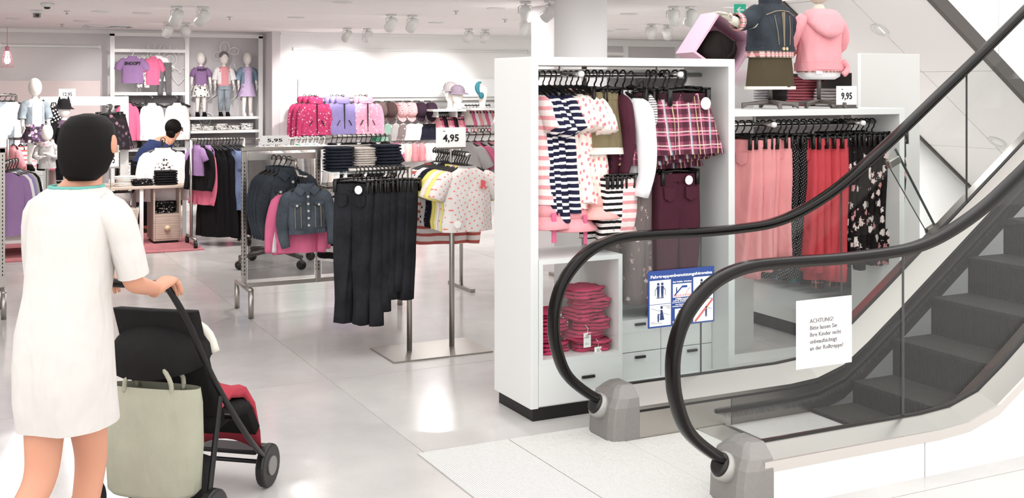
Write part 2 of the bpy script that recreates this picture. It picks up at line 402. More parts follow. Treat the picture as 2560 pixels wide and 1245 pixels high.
# sprinklers, camera, emergency sign
for i, (px, py, w) in enumerate(((167, 27, 'left of the pale downlights'), (155, 60, 'beside the air vent'), (574, 42, 'right of the lone twin spots'), (1140, 27, 'left of the grey pillar'), (1262, 48, 'far right before the white column'))):
    p = at_z(px, py, CEIL); t = thing('sprinkler', 'small ceiling sprinkler head ' + w, 'sprinkler', (p.x, p.y, CEIL - .001), 0, 'ceiling sprinklers')
    MB().lathe([(.03, 0), (.03, -.006), (.008, -.008), (.008, -.03), (.018, -.032), (.018, -.035)], 12).build('sprinkler_head', CHROME, t, smooth=True)
p = at_z(92, 26, CEIL); t = thing('ceiling_camera', 'small white surveillance camera on the ceiling at left', 'camera', (p.x, p.y, CEIL - .001))
MB().box(-.06, .06, -.04, .04, -.03, 0).build('camera_mount', WHITE, t, bevel=.004); MB().box(-.035, .035, -.05, .03, -.075, -.03).build('camera_body', mat('grey_plastic', '#8a8683', .5), t, bevel=.005)
MB().tube([(0, -.05, -.053), (0, -.065, -.053)], .018, 12).build('lens', BLACK, t)
p = at_z(118, 8, CEIL); t = thing('smoke_detector', 'round white smoke detector with a black centre on the ceiling', 'smoke detector', (p.x, p.y, CEIL - .001))
MB().lathe([(.06, 0), (.06, -.02), (.04, -.035), (.02, -.036)], 20).build('housing', WHITE, t, smooth=True); MB().lathe([(.03, -.034), (.026, -.05), (.01, -.055)], 16).build('sensor_dome', BLACK, t, smooth=True)
p = at_d(1850, 25, 10.6); t = thing('exit_sign', 'green emergency exit sign with a white left arrow hanging from the ceiling', 'exit sign', p, -.46)
GREEN = mat('exit_green', '#12836a', .4, emit=.5)
MB().box(-.055, .055, -.012, .012, -.055, .055).build('sign_body', GREEN, t, bevel=.003)
MB().prism([(-.035, 0), (-.005, .03), (.005, .022), (-.011, .006), (.036, .006), (.036, -.006), (-.011, -.006), (.005, -.022), (-.005, -.03)], -.0145, -.0125).build('arrow', WHITE, t)
MB().tube([(0, 0, .055), (0, 0, CEIL - p.z)], .006, 6).build('hanging_rod', WHITE, t)
# picture rails on the walls
for a, b, Y, lb in (((735, 120), (1320, 133), YR, 'long thin white picture rail on the accessory wall'), ((0, 113), (248, 118), YL, 'long thin white picture rail on the left rear wall')):
    A, B = at_y(*a, Y), at_y(*b, Y); zz = (A.z + B.z) / 2
    r = thing('picture_rail', lb, 'rail', ((A.x + B.x) / 2, Y - .02, zz)); h = (B.x - A.x) / 2
    MB().box(-h, h, -.02, .02, -.015, .015).build('rail_bar', WHITE, r, bevel=.003); 
    for s in (-1, 1): MB().box(s * h - .02, s * h + .02, -.025, .02, -.025, .025).build('end_bracket', WHITE, r)
# ---------------------------------------------------------------- crossing escalator overhead (underside in view)
SLO = -.747
def sofz(x): return 2.09 + SLO * (x - 7.78)
sof = thing('crossing_escalator', 'white panelled underside of the crossing escalator with recessed downlights', 'escalator', (8.5, 7.67, sofz(8.5)))
SOFM = mat('soffit_panel', '#efedec', .6)
o0 = Vector((8.5, 7.67, sofz(8.5)))
xs = [6.3, 7.15, 8.02, 9.0, 9.95, 10.3]
for a, b in zip(xs, xs[1:]):
    a += .004; b -= .004
    for y0, y1 in ((6.86, 7.66), (7.668, 8.5)):
        MB().prism([(a - o0.x, sofz(a) - o0.z), (b - o0.x, sofz(b) - o0.z), (b - o0.x, sofz(b) + .04 - o0.z), (a - o0.x, sofz(a) + .04 - o0.z)], y0 - o0.y, y1 - o0.y).build('soffit_panel', SOFM, sof)
def band(name, y0, y1, d0, d1, m, x0=6.3, x1=10.3):
    MB().prism([(x0 - o0.x, sofz(x0) + d0 - o0.z), (x1 - o0.x, sofz(x1) + d0 - o0.z), (x1 - o0.x, sofz(x1) + d1 - o0.z), (x0 - o0.x, sofz(x0) + d1 - o0.z)], y0 - o0.y, y1 - o0.y).build(name, m, sof)
DTRIM = mat('dark_trim', '#4c4744', .35, .6)
band('edge_trim', 6.8, 6.855, -.02, .12, DTRIM); band('edge_trim', 8.5, 8.54, -.02, .05, DTRIM); band('truss_core', 6.9, 8.45, .045, .5, SOFM)
for a, b in zip(xs, xs[1:]): band('side_panel', 6.82, 6.85, .125, 1.5, SOFM, a + .004, b - .004)
n = Vector((SLO, 0, -1)).normalized()
for px, py, lb in ((2200, 75, 'recessed downlight high on the sloping escalator underside'), (2493, 355, 'recessed downlight low on the sloping escalator underside')):
    l = (px - 1280) / F; d = Vector((CA + SA * l, SA - CA * l, (HOR - py) / F)); q0 = Vector((7.78, 0, 2.09))
    tt = (q0 - Vector((0, 0, EYE))).dot(n) / d.dot(n); p = Vector((0, 0, EYE)) + d * tt
    t = downlight(p + n * .002, lb, True, .075, 'downlights under the crossing escalator'); t.rotation_euler = (0, math.atan(-SLO), 0)
# ================================================================ escalator
HP = [(3.05, .16), (2.93, .22), (2.80, .33), (2.74, .46), (2.72, .58), (2.73, .70), (2.78, .82), (2.88, .925), (2.99, .985), (3.13, 1.016), (3.33, 1.02), (3.62, 1.015), (3.88, 1.02), (4.10, 1.037), (4.30, 1.09), (4.53, 1.19), (4.74, 1.315), (5.05, 1.52), (5.38, 1.75), (5.71, 1.98), (6.10, 2.26), (7.5, 3.27)]
YN0, YN, YN1, YF1, YF, YF0 = 3.83, 3.96, 4.09, 4.87, 5.0, 5.13
RISE = .712
def zd(x):
    P = [(4.12, 0), (4.31, .012), (4.5, .064), (4.674, .17), (4.9, .326), (5.1, .468)]
    if x <= 4.12: return 0.0
    if x >= 5.1: return .468 + RISE * (x - 5.1)
    for (a, u), (b, v) in zip(P, P[1:]):
        if x <= b: return u + (v - u) * (x - a) / (b - a)
XD = [3.1, 3.4, 3.8, 4.05, 4.12, 4.18, 4.25, 4.31, 4.37, 4.43, 4.5, 4.56, 4.62, 4.68, 4.74, 4.8, 4.9, 5.0, 5.1, 5.4, 6.0, 7.4]
esc = thing('escalator', 'glass-sided escalator with black rubber handrails and dark grey steps rising right', 'escalator', (3.1, 4.48, 0))
eo = Vector((3.1, 4.48, 0))
class EB(MB):
    def build(s, name, m, parent=None, **kw):
        par = parent or esc
        s.v = [tuple(Vector(v) - eo) for v in s.v]; return super().build(name, m, par, **kw)
prof = [(.5 * .078 * (abs(cos(a)) ** .6) * (1 if cos(a) > 0 else -1), .5 * .036 * (abs(sin(a)) ** .7) * (1 if sin(a) > 0 else -1)) for a in [2 * pi * k / 14 for k in range(14)]]
for Y in (YN, YF):
    path = catmull([(x, Y, z) for x, z in HP], 5); b = EB(); rings = []
    for i, p in enumerate(path):
        t = (path[min(i + 1, len(path) - 1)] - path[max(i - 1, 0)]).normalized(); w = Vector((-t.z, 0, t.x))
        rings.append([p + Vector((0, a, 0)) + w * c for a, c in prof])
    b.loft(rings); b.build('handrail', RUBBER, smooth=True)
    # steel guide that carries the rubber belt
    g = EB(); rings = []
    for i, p in enumerate(path):
        if i < 4: continue
        t = (path[min(i + 1, len(path) - 1)] - path[max(i - 1, 0)]).normalized(); w = Vector((t.z, 0, -t.x)) * .022
        rings.append([p + w + Vector((0, a, 0)) + Vector((t.z, 0, -t.x)) * c for a, c in ((-.02, -.008), (.02, -.008), (.02, .008), (-.02, .008))])
    g.loft(rings); g.build('handrail_guide', mat('guide_dark', '#3b3835', .35, .8))
    # glass panels
    top = [(p.x, p.z) for p in path]
    def inner(x):   # top edge of the glass at x on the upper run
        best = None
        for (a, c), (d, e) in zip(top, top[1:]):
            if d > a and a <= x <= d and c > .8 or (d > a and a <= x <= d and x > 3.2): best = c + (e - c) * (x - a) / (d - a)
        return (best or 1.0) - .02
    cuts = [3.32, 4.02, 5.0, 6.0, 7.3] if Y == YN else [3.62, 4.6, 5.6, 6.6, 7.3]
    loop = [(x + .02 * (1 if x < 2.9 else 0), z) for x, z in top if z > .24 and x <= 3.15][::1]
    first = cuts[0]
    lo = [(x, z) for x, z in loop]
    poly = lo + [(first - .003, inner(first)), (first - .003, .24)]
    if Y == YN:   # near balustrade: the newel pane runs to its first joint
        poly = lo + [(3.6, inner(3.6)), (4.017, inner(4.017)), (4.017, .24)]; cuts = [4.02, 5.0, 6.0, 7.3]
    EB().prism(poly, Y - .005, Y + .005).build('glass_panel', GLASS)
    for a, c in zip(cuts, cuts[1:]):
        q = [a + .003] + [x for x in [4.1, 4.2, 4.3, 4.4, 4.5, 4.6, 4.7, 4.8, 5.0, 5.4] if a + .02 < x < c - .02] + [c - .003]
        EB().prism([(x, inner(x)) for x in q] + [(x, .24 + zd(x)) for x in reversed(q)], Y - .005, Y + .005).build('glass_panel', GLASS)
    for a in cuts[:-1]:
        EB().box(a - .002, a + .002, Y - .006, Y + .006, .24 + zd(a), inner(a)).build('glass_joint', mat('joint_dark', '#4a4b4a', .5))
def deck(name, secs, m, x0=3.1, x1=7.4, **kw):   # secs: list of (Y, z) closed cross-section that follows the rise
    X = [x0] + [x for x in XD if x0 < x < x1] + [x1]; b = EB()
    b.loft([[Vector((x, y, z + zd(x))) for y, z in secs] for x in X]); return b.build(name, m, **kw)
SKIRT = mat('skirt_metal', '#b9b4ae', .35, 1.0)
DECK = mat('deck_metal', '#a8a49f', .3, 1.0)
# near balustrade base
deck('outer_deck', [(YN0, .165), (YN0, .2), (YN - .012, .242), (YN - .012, .2)], DECK)
deck('inner_deck', [(YN + .012, .242), (YN1, .175), (YN1, .15), (YN + .012, .2)], DECK)
deck('deck_gasket', [(YN - .012, .225), (YN - .012, .25), (YN + .012, .25), (YN + .012, .225)], BLACK)
deck('deck_trim', [(YN0 - .004, .158), (YN0 - .004, .203), (YN0 + .01, .203), (YN0 + .01, .158)], mat('trim_light', '#cfcac5', .3, .7))
for k, (a, c) in enumerate(((3.14, 4.02), (4.026, 7.4))):
    X = [a] + [x for x in XD if a < x < c] + [c]
    EB().prism([(x, .157 + zd(x)) for x in X] + [(c, .0), (a, 0)], YN0, YN0 + .02).build('side_cladding', WHITE)
deck('skirt_panel', [(YN1, -.02), (YN1, .16), (YN1 - .01, .16), (YN1 - .01, -.02)], SKIRT, 3.1)
# far balustrade base
deck('inner_deck', [(YF1, .15), (YF1, .17), (YF - .012, .25), (YF - .012, .21)], DECK)
deck('outer_deck', [(YF + .012, .25), (YF0, .2), (YF0, .165), (YF + .012, .2)], DECK)
deck('deck_gasket', [(YF - .012, .232), (YF - .012, .258), (YF + .012, .258), (YF + .012, .232)], BLACK)
deck('deck_gap', [(YF1 - .002, .14), (YF1 - .002, .152), (YF1 + .01, .152), (YF1 + .01, .14)], BLACK)
deck('skirt_panel', [(YF1, -.02), (YF1, .14), (YF1 + .012, .14), (YF1 + .012, -.02)], SKIRT, 3.1, 3.72)
deck('skirt_panel', [(YF1, -.02), (YF1, .14), (YF1 + .012, .14), (YF1 + .012, -.02)], brushed('skirt_metal_grey', '#8f8a86', .35), 3.724)
X = [3.14] + [x for x in XD if 3.14 < x]
EB().prism([(x, .165 + zd(x)) for x in X] + [(7.4, 0), (3.14, 0)], YF0 - .015, YF0).build('side_cladding', WHITE)
# brush strips along the skirts
br = deck('skirt_brush_holder', [(YF1 - .012, .075), (YF1 - .012, .095), (YF1, .095), (YF1, .075)], BLACK, 3.62)
b = EB(); x = 3.66
random.seed(3)
while x < 6.2:
    z = zd(x) + .078; b.add([(x, YF1 - .006, z), (x + .006, YF1 - .006, z), (x + .004 + random.uniform(-.004, .004), YF1 - .03, z - .03), (x + .001, YF1 - .032, z - .028)], [(0, 1, 2, 3)]); x += .008
o = b.build('brush_bristles', BLACK); o['kind'] = 'stuff'
deck('skirt_brush_holder', [(YN1, .075), (YN1, .095), (YN1 + .012, .095), (YN1 + .012, .075)], BLACK, 3.62)
# newel caps
def newel(y0, y1, yc):
    yb = (y0 + y1) / 2; h = (y1 - y0) / 2
    def sec(z, fx, tz=1.0):
        return [Vector((fx + .10, yb - h * 1.0, z)), Vector((fx + .012, yb - h * .93, z)), Vector((fx, yb - h * .7, z)), Vector((fx, yb + h * .7, z)), Vector((fx + .012, yb + h * .93, z)), Vector((fx + .10, yb + h, z))]
    b = EB(); rings = []
    for z, fx, s_ in ((0, 2.985, 1), (.1, 2.99, 1), (.17, 3.0, 1), (.215, 3.02, .95), (.255, 3.05, .62), (.27, 3.075, .5)):
        r = [Vector((3.15, yb - h * s_, z)), Vector((fx + .07, yb - h * s_, z)), Vector((fx + .015, yb - h * .9 * s_, z)), Vector((fx, yb - h * .6 * s_, z)), Vector((fx, yb + h * .6 * s_, z)), Vector((fx + .015, yb + h * .9 * s_, z)), Vector((fx + .07, yb + h * s_, z)), Vector((3.15, yb + h * s_, z))]
        rings.append(r)
    b.loft(rings); c = b.build('newel_cap', GREYPL, bevel=.008)
    M = Matrix.Translation((2.985, yc, .165)) @ Matrix.Rotation(radians(-62), 4, 'Y')
    def ring(r0, r1, zz): return [[M @ Vector((r * 1.0 * cos(2 * pi * k / 24), r * sin(2 * pi * k / 24), z)) for k in range(24)] for r, z in zz]
    e = EB(); e.loft(ring(0, 0, ((.062, -.06), (.062, .015), (.054, .022), (.048, .015))), True, False); e.v = [tuple(Vector(v)) for v in e.v]
    e.build('inlet_collar', mat('collar_grey', '#a9a6a2', .4, .4), c, smooth=True)
    e = EB(); e.loft(ring(0, 0, ((.05, -.02), (.05, .024), (.044, .034), (.03, .034))), True, True); e.build('inlet_gasket', BLACK, c, smooth=True)
    return c
newel(YN0 - .005, YN1 + .005, YN); nf = newel(YF1 - .005, YF0 + .005, YF)
# comb plate and landing plates
PLATE = mat('landing_plate', '#c4c2bf', .4, .1); RIB = mat('plate_rib', '#e2e1de', .4, .1)
for a, c in ((2.06, 2.55), (2.554, 3.06), (3.064, 3.5)):
    y0, y1 = (3.62, 5.16) if a < 2.9 else (YN1 - .0 if a > 3.06 else 3.62, YF1 if a > 3.06 else 5.16)
    if a > 3.06: y0, y1 = YN1 + .002, YF1 - .002
    pl = EB().box(a, c, y0, y1, .001, .006).build('landing_plate', PLATE)
    b = EB(); x = a + .004
    while x < c - .006: b.box(x, x + .0055, y0 + .006, y1 - .006, .006, .009); x += .011
    o = b.build('plate_ribs', RIB, pl); o['kind'] = 'stuff'
EB().box(2.56, 3.06, 3.62, 3.825, .001, .0062).build('landing_edge', PLATE)
cb = EB().box(3.5, 3.66, YN1 + .004, YF1 - .004, .001, .012).build('comb_plate', mat('comb_alu', '#b9b6b1', .35, .7), bevel=.004)
b = EB(); y = YN1 + .012
while y < YF1 - .016: b.box(3.66, 3.7, y, y + .005, .002, .008); y += .0105
o = b.build('comb_teeth', ALU, cb); o['kind'] = 'stuff'
# steps
STEP = mat('step_grey', '#4a4642', .5, .35, noise=.15, nscale=30); STEPR = mat('step_riser', '#2c2927', .55, .3)
nose = [(3.70, 0.0)]
run = .3
zs, xk, stp = -.012, 3.66, []
hs = [0, 0, .03, .12, .205] + [.2136] * 9
for hgt in hs:
    zs += hgt; stp.append((xk, zs, hgt)); xk += run
random.seed(1)
yA, yB = YN1 + .006, YF1 - .006
tm = None
for xk, zk, hgt in stp:
    s_ = EB().box(xk, xk + run + .03, yA, yB, zk - .02, zk - .006).build('step', STEP, bevel=.003)
    b = EB(); y = yA + .004
    while y < yB - .006: b.box(xk + .002, xk + run, y, y + .005, zk - .006, zk); y += .0105
    o = b.build('tread_ribs', STEP, s_); o['kind'] = 'stuff'
    if hgt > .01:
        b = EB(); b.add([(xk - .0, yA, zk - hgt - .02), (xk + .0, yB, zk - hgt - .02), (xk + .01, yB, zk - .008), (xk + .01, yA, zk - .008), (xk + .02, yA, zk - hgt - .02), (xk + .02, yB, zk - hgt - .02), (xk + .03, yB, zk - .008), (xk + .03, yA, zk - .008)],
              [(0, 1, 2, 3), (4, 5, 6, 7), (0, 1, 5, 4), (2, 3, 7, 6), (0, 3, 7, 4), (1, 2, 6, 5)]); y = yA + .004
        while y < yB - .006: b.box(xk - .004, xk + .008, y, y + .005, zk - hgt, zk - .004); y += .0105
        b.build('riser', STEPR, s_)
# slanted glass guard with clamps beside the far balustrade
Yg = 5.22
gp = [at_y(*q, Yg) for q in ((2214, 402), (2238, 372), (2346, 582), (2322, 590))]
g0 = gp[3]
t = EB().prism([(p.x, p.z) for p in gp], Yg - .006, Yg + .006).build('glass_guard', GLASS); t['label'] = 'narrow slanting glass guard with metal clamps'
EB().tube([gp[1], gp[2]], .008, 6).build('edge_profile', mat('guard_edge', '#59605d', .3, .5), t); EB().tube([gp[0], gp[3]], .004, 6).build('edge_profile', mat('guard_edge2', '#6d7471', .3, .5), t)
for q, h in (((2233, 405), .045), ((2330, 574), .045)):
    c = at_y(*q, Yg); M = Matrix.Translation(c) @ Matrix.Rotation(-.4, 4, 'Y')
    EB().box(-.045, .045, -.02, .02, -.025, .025, M).build('clamp', STEEL, t, bevel=.006)
# ---------------------------------------------------------------- signs on the glass
def quad_sign(px0, px1, py0, py1, Y):   # upper-left and lower-right as measured at the left edge
    a = at_y(px0, py0, Y); b = at_y(px0, py1, Y); c = at_y(px1, py0, Y); return a.x, c.x, b.z, a.z
SB = mat('sign_blue', '#25468f', .4); SW = mat('sign_white', '#f3f4f5', .4); SR = mat('sign_red', '#e0685f', .5); SNAVY = mat('sign_navy', '#27376b', .5); SGREY = mat('sign_grey_text', '#b9b4b6', .6)
x0, x1, z0, z1 = quad_sign(1620, 1785, 679, 822, YF - .012)
t = thing('safety_notice', 'blue and white escalator safety notice with pictograms on the far glass', 'sign', (x0, YF - .012, z0)); w, h = x1 - x0, z1 - z0
MB().box(0, w, -.002, .002, 0, h).build('sign_board', SB, t)
def spanel(a, b, c, d, m=SW, name='white_field'): return MB().box(a * w, b * w, -.0032, -.0022, c * h, d * h).build(name, m, t)
lettering('Fahrtreppenbenutzungshinweise', .0215, SW, t, (.03 * w, -.0036, .872 * h), bold=.0006, fit=w * .93)
spanel(.02, .335, .415, .83); spanel(.02, .335, .03, .405); spanel(.675, .98, .43, .83); spanel(.675, .98, .03, .42)
spanel(.365, .645, .5, .74); spanel(.395, .645, .11, .30); spanel(.35, .66, .405, .415)
def stick(cx, cz, s_, m=SNAVY, skirt=False, par=t):
    b = MB(); X, Z = cx * w, cz * h
    b.lathe([(.001, 0), (.006 * s_, 0), (.006 * s_, .001), (.001, .001)], 12)
    b.v = [(X + v[0], -.0036 - v[2], Z + .026 * s_ + v[1]) for v in b.v]
    if skirt: b.prism([(X - .004 * s_, Z + .016 * s_), (X + .004 * s_, Z + .016 * s_), (X + .013 * s_, Z - .026 * s_), (X - .009 * s_, Z - .026 * s_)], -.0045, -.0034)
    else: b.prism([(X - .007 * s_, Z + .018 * s_), (X + .007 * s_, Z + .018 * s_), (X + .006 * s_, Z - .004 * s_), (X + .005 * s_, Z - .03 * s_), (X + .001 * s_, Z - .03 * s_), (X, Z - .006 * s_), (X - .001 * s_, Z - .03 * s_), (X - .005 * s_, Z - .03 * s_), (X - .006 * s_, Z - .004 * s_)], -.0045, -.0034)
    b.build('pictogram', m, par)
def bar(ax, az, bx, bz, th, m, name='pictogram_line'):
    A, B = Vector((ax * w, 0, az * h)), Vector((bx * w, 0, bz * h)); d = (B - A).normalized(); nn = Vector((-d.z, 0, d.x)) * th / 2
    MB().prism([((A + nn).x, (A + nn).z), ((B + nn).x, (B + nn).z), ((B - nn).x, (B - nn).z), ((A - nn).x, (A - nn).z)], -.0046, -.0034).build(name, m, t)
stick(.145, .655, 1.25); stick(.205, .655, 1.25); bar(.1, .56, .1, .66, .002, SNAVY); bar(.25, .56, .25, .66, .002, SNAVY); bar(.1, .66, .125, .7, .003, SNAVY); bar(.25, .66, .225, .7, .003, SNAVY); bar(.12, .52, .23, .52, .003, SNAVY)
bar(.39, .54, .5, .68, .007, SB); bar(.5, .685, .58, .685, .011, SB); stick(.42, .63, .5); bar(.555, .535, .59, .62, .0015, SR); bar(.59, .62, .625, .66, .0015, SNAVY)
stick(.8, .655, 1.25); bar(.765, .56, .765, .66, .002, SNAVY); bar(.765, .66, .785, .7, .003, SNAVY); bar(.83, .68, .845, .64, .003, SNAVY)
stick(.195, .24, 1.25, skirt=True); stick(.145, .17, .7); bar(.04, .345, .17, .29, .0012, SNAVY); bar(.22, .25, .31, .21, .0012, SNAVY); bar(.17, .29, .185, .31, .002, SNAVY); bar(.15, .21, .18, .25, .002, SNAVY)
stick(.535, .23, .7); bar(.46, .26, .53, .24, .0015, SNAVY); MB().prism([(.45 * w, .27 * h), (.485 * w, .255 * h), (.475 * w, .225 * h), (.455 * w, .225 * h)], -.0046, -.0034).build('pictogram', SNAVY, t); bar(.41, .12, .63, .3, .002, SR); bar(.46, .195, .47, .205, .004, SNAVY); bar(.485, .195, .495, .205, .004, SNAVY)
bar(.7, .04, .97, .41, .011, SR); stick(.87, .2, .9); bar(.89, .27, .96, .24, .0012, SNAVY)
lettering('NOT-STOP', .0165, SR, t, (.375 * w, -.0036, .51 * h), fit=.26 * w)
lettering('Bei Gefahr drücken', .0105, SW, t, (.365 * w, -.0036, .765 * h), bold=.0003, fit=.28 * w)
lettering('Mißbrauch\nwird bestraft !', .0125, SW, t, (.505 * w, -.0036, .46 * h), bold=.0003, align='CENTER', line=.7, fit=.28 * w)
lettering('Mit Kinderwagen\nAufzugsanlagen benützen', .0085, SW, t, (.505 * w, -.0036, .365 * h), bold=.0002, align='CENTER', fit=.3 * w)
lettering('Rolltreppe\nKinderwagen', .0066, SW, t, (.36 * w, -.0036, .07 * h), bold=.0002)
lettering('Rolltreppenbenützung\nauf eigene\nGefahr', .0072, SGREY, t, (.325 * w, -.0036, .37 * h), align='RIGHT'); lettering('VORSICHT\nbei sommerlicher Kleidung', .0066, SGREY, t, (.03 * w, -.0036, .095 * h))
x0, x1, z0, z1 = quad_sign(1983, 2121, 751, 922, YN + .012)
t = thing('warning_notice', 'white paper warning notice with five lines of print on the near glass', 'sign', (x0, YN - .008, z0)); w, h = x1 - x0, z1 - z0
MB().box(0, w, -.0015, .0015, 0, h).build('paper_board', SW, t)
lettering('ACHTUNG!\nBitte lassen Sie\nIhre Kinder nicht\nunbeaufsichtigt\nan der Rolltreppe!', .0272, mat('grey_print', '#6f6a69', .7), t, (.235 * w, -.0026, .655 * h), line=1.12, fit=.6 * w)
# ================================================================ garment templates (origin = rail centre under the hook, front = local -Y)
def oval(a, b, z, n=18, cx=0, cy=0, amp=0, k=5, ph=0, e=.8):
    out = []
    for i in range(n):
        th = 2 * pi * i / n; c, s = cos(th), sin(th); q = 1 + amp * sin(k * th + ph)
        out.append(Vector((cx + a * (abs(c) ** e) * (1 if c >= 0 else -1), cy + b * q * (abs(s) ** e) * (1 if s >= 0 else -1), z)))
    return out
def wob(rng, a): return rng.uniform(-a, a)
def shirt_mb(w=.34, h=.42, d=.045, sleeve='short', neck=.065, flare=.08, seed=0, sl=None, n=22, amp=.12, top=-.075):
    r = random.Random(seed); b = MB(); rows = [(top, neck * .95, .026), (top - .015, neck * 1.2, .032), (top - .035, w * .34, .036), (top - .055, w * .44, .04), (top - .085, w * .49, d * .95)]
    m = 7
    for i in range(1, m + 1):
        t = i / m; z = top - .085 - (h - .085) * t; rows.append((z, w * .48 * (1 + flare * t), d * (1 + .35 * t)))
    ph = r.uniform(0, 6); rings = []
    for i, (z, a, c) in enumerate(rows):
        t = i / (len(rows) - 1); rings.append(oval(a * (1 + wob(r, .02) * t), c, z, n, wob(r, .006) * t, wob(r, .008) * t, amp * t * 2, 6, ph + t))
    b.loft(rings, False, False)
    # thickness at the hem
    b.loft([rings[-1], [Vector((p.x * .93, p.y * .8, p.z + .02)) for p in rings[-1]]], False, False)
    if sleeve:
        for s in (-1, 1):
            z0 = top - .06; sh = s * w * .42
            if sleeve == 'short': L = sl or .13; pts = [(sh * .8, 0, z0 - .015), (sh * 1.1, 0, z0 - .03), (sh * 1.1 + s * L * .4, wob(r, .01), z0 - .03 - L * .5), (sh * 1.1 + s * L * .6, wob(r, .01), z0 - .03 - L * .95)]; rs = [.05, .058, .06, .058]
            else: L = sl or .36; pts = [(sh * .8, 0, z0 - .015), (sh * 1.12, 0, z0 - .04), (sh * 1.12 + s * .035, wob(r, .012), z0 - .04 - L * .35), (sh * 1.12 + s * .045, -.012 + wob(r, .02), z0 - .04 - L * .68), (sh * 1.12 + s * (.04 + wob(r, .02)), -.02 + wob(r, .02), z0 - .04 - L)]; rs = [.05, .058, .05, .043, .034]
            pp = catmull(pts, 3); rr = [rs[min(int(i / 3), len(rs) - 1)] + (rs[min(int(i / 3) + 1, len(rs) - 1)] - rs[min(int(i / 3), len(rs) - 1)]) * ((i % 3) / 3) for i in range(len(pp))]
            bb = MB(); bb.tube(pp, rr, 10, True, .62)
            b.add(bb.v, bb.f)
    return b
def trousers_mb(w=.26, h=.72, d=.04, seed=0, top=-.085, n=18, gather=.1, taper=.72, spread=0.0):
    """two leg tubes that run right up to the waistband and meet along the middle seam"""
    r = random.Random(seed); b = MB(); ph = r.uniform(0, 6)
    for s in (-1, 1):
        lr = []; sw, sy = wob(r, .018), wob(r, .02)
        for i in range(13):
            t = i / 12; u = max(0, (t - .3) / .7); q = min(1, t / .3)
            a = w * (.258 + .012 * q) * (1 + (taper - 1) * min(1, u * 1.35)) + .006 * sin(10 * t + ph) * u; c = d * (.76 + .24 * q - .12 * u) * (1 + wob(r, .05) * q)
            lr.append(oval(a, c, top - h * t, 18, s * w * (.243 + spread * u) + sw * u, sy * u * u, gather * (1 - q) + .28 * q, 3, ph + 2.5 * t + s, .42 + .38 * t))
        b.loft(lr, False, True)
    return b
def skirt_mb(w=.24, h=.28, d=.035, seed=0, top=-.085, flare=.75, n=30, amp=.25, k=9):
    r = random.Random(seed); b = MB(); rings = []; ph = r.uniform(0, 6)
    for i in range(8):
        t = i / 7; rings.append(oval(w * .5 * (1 + flare * t), d * (1 + .9 * t), top - h * t, n, 0, 0, amp * (.25 + .75 * t), k, ph + .4 * t))
    b.loft(rings, False, False); b.loft([rings[-1], [Vector((p.x * .94, p.y * .75, p.z + .02)) for p in rings[-1]]], False, False)
    return b
def ringband(w, d, z0, z1, n=20, amp=.05, k=7, g=1.03):
    b = MB(); b.loft([oval(w * .5 * g, d * g, z, n, amp=amp, k=k) for z in (z0, (z0 + z1) / 2, z1)], False, False); return b
def disc_mb(x, y, z, r, n=16, th=.002):
    b = MB(); b.loft([[Vector((x + r * cos(2 * pi * k / n), yy, z + r * sin(2 * pi * k / n))) for k in range(n)] for yy in (y, y - th)]); return b
def hanger_mb(w=.3, clips=False):
    b = MB(); a0 = [radians(q) for q in (-35, 0, 35, 70, 105, 140, 180)]
    pts = [(-.02 * cos(q), 0, .02 * sin(q)) for q in reversed(a0)]
    pts = [(.02 * cos(q), 0, .02 * sin(q)) for q in reversed(a0)]          # from the left over the top to the right
    b.tube([(-.02 * cos(q), 0, .0 + .02 * sin(q)) for q in a0[::-1]][::-1] + [(.012, 0, -.03), (0, 0, -.045), (0, 0, -.07)], .0042, 6)
    if clips:
        b.tube([(-w / 2, 0, -.082), (-w * .3, 0, -.074), (0, 0, -.068), (w * .3, 0, -.074), (w / 2, 0, -.082)], .007, 6)
        for s in (-1, 1): b.box(s * w * .4 - .011, s * w * .4 + .011, -.05, .05, -.13, -.07) if False else (b.box(s * w * .4 - .01, s * w * .4 + .01, -.047, -.036, -.14, -.06), b.box(s * w * .4 - .01, s * w * .4 + .01, .036, .047, -.14, -.06), b.box(s * w * .4 - .01, s * w * .4 + .01, -.047, .047, -.068, -.058))
    else:
        b.tube([(-w / 2, 0, -.125), (-w * .42, 0, -.108), (-w * .2, 0, -.085), (0, 0, -.066), (w * .2, 0, -.085), (w * .42, 0, -.108), (w / 2, 0, -.125)], [.012, .013, .012, .01, .012, .013, .012], 8, True, .55)
    return b
HANG = hanger_mb(.3).mesh('hanger', BLACK, True); HANGC = hanger_mb(.27, True).mesh('hanger', BLACK, True); HANGS = hanger_mb(.2).mesh('hanger', BLACK, True); HANGW = hanger_mb(.28).mesh('hanger', TAGW, True)
class Tpl:
    def __init__(s, name, mb, m, hang=HANG, smooth=True): s.name = name; s.mesh = mb.mesh(name, m, smooth); s.parts = []; s.hang = hang; s.mat = m
    def part(s, name, mb, m, smooth=True, label=None): s.parts.append((name, mb.mesh(name, m, smooth), m, label)); return s
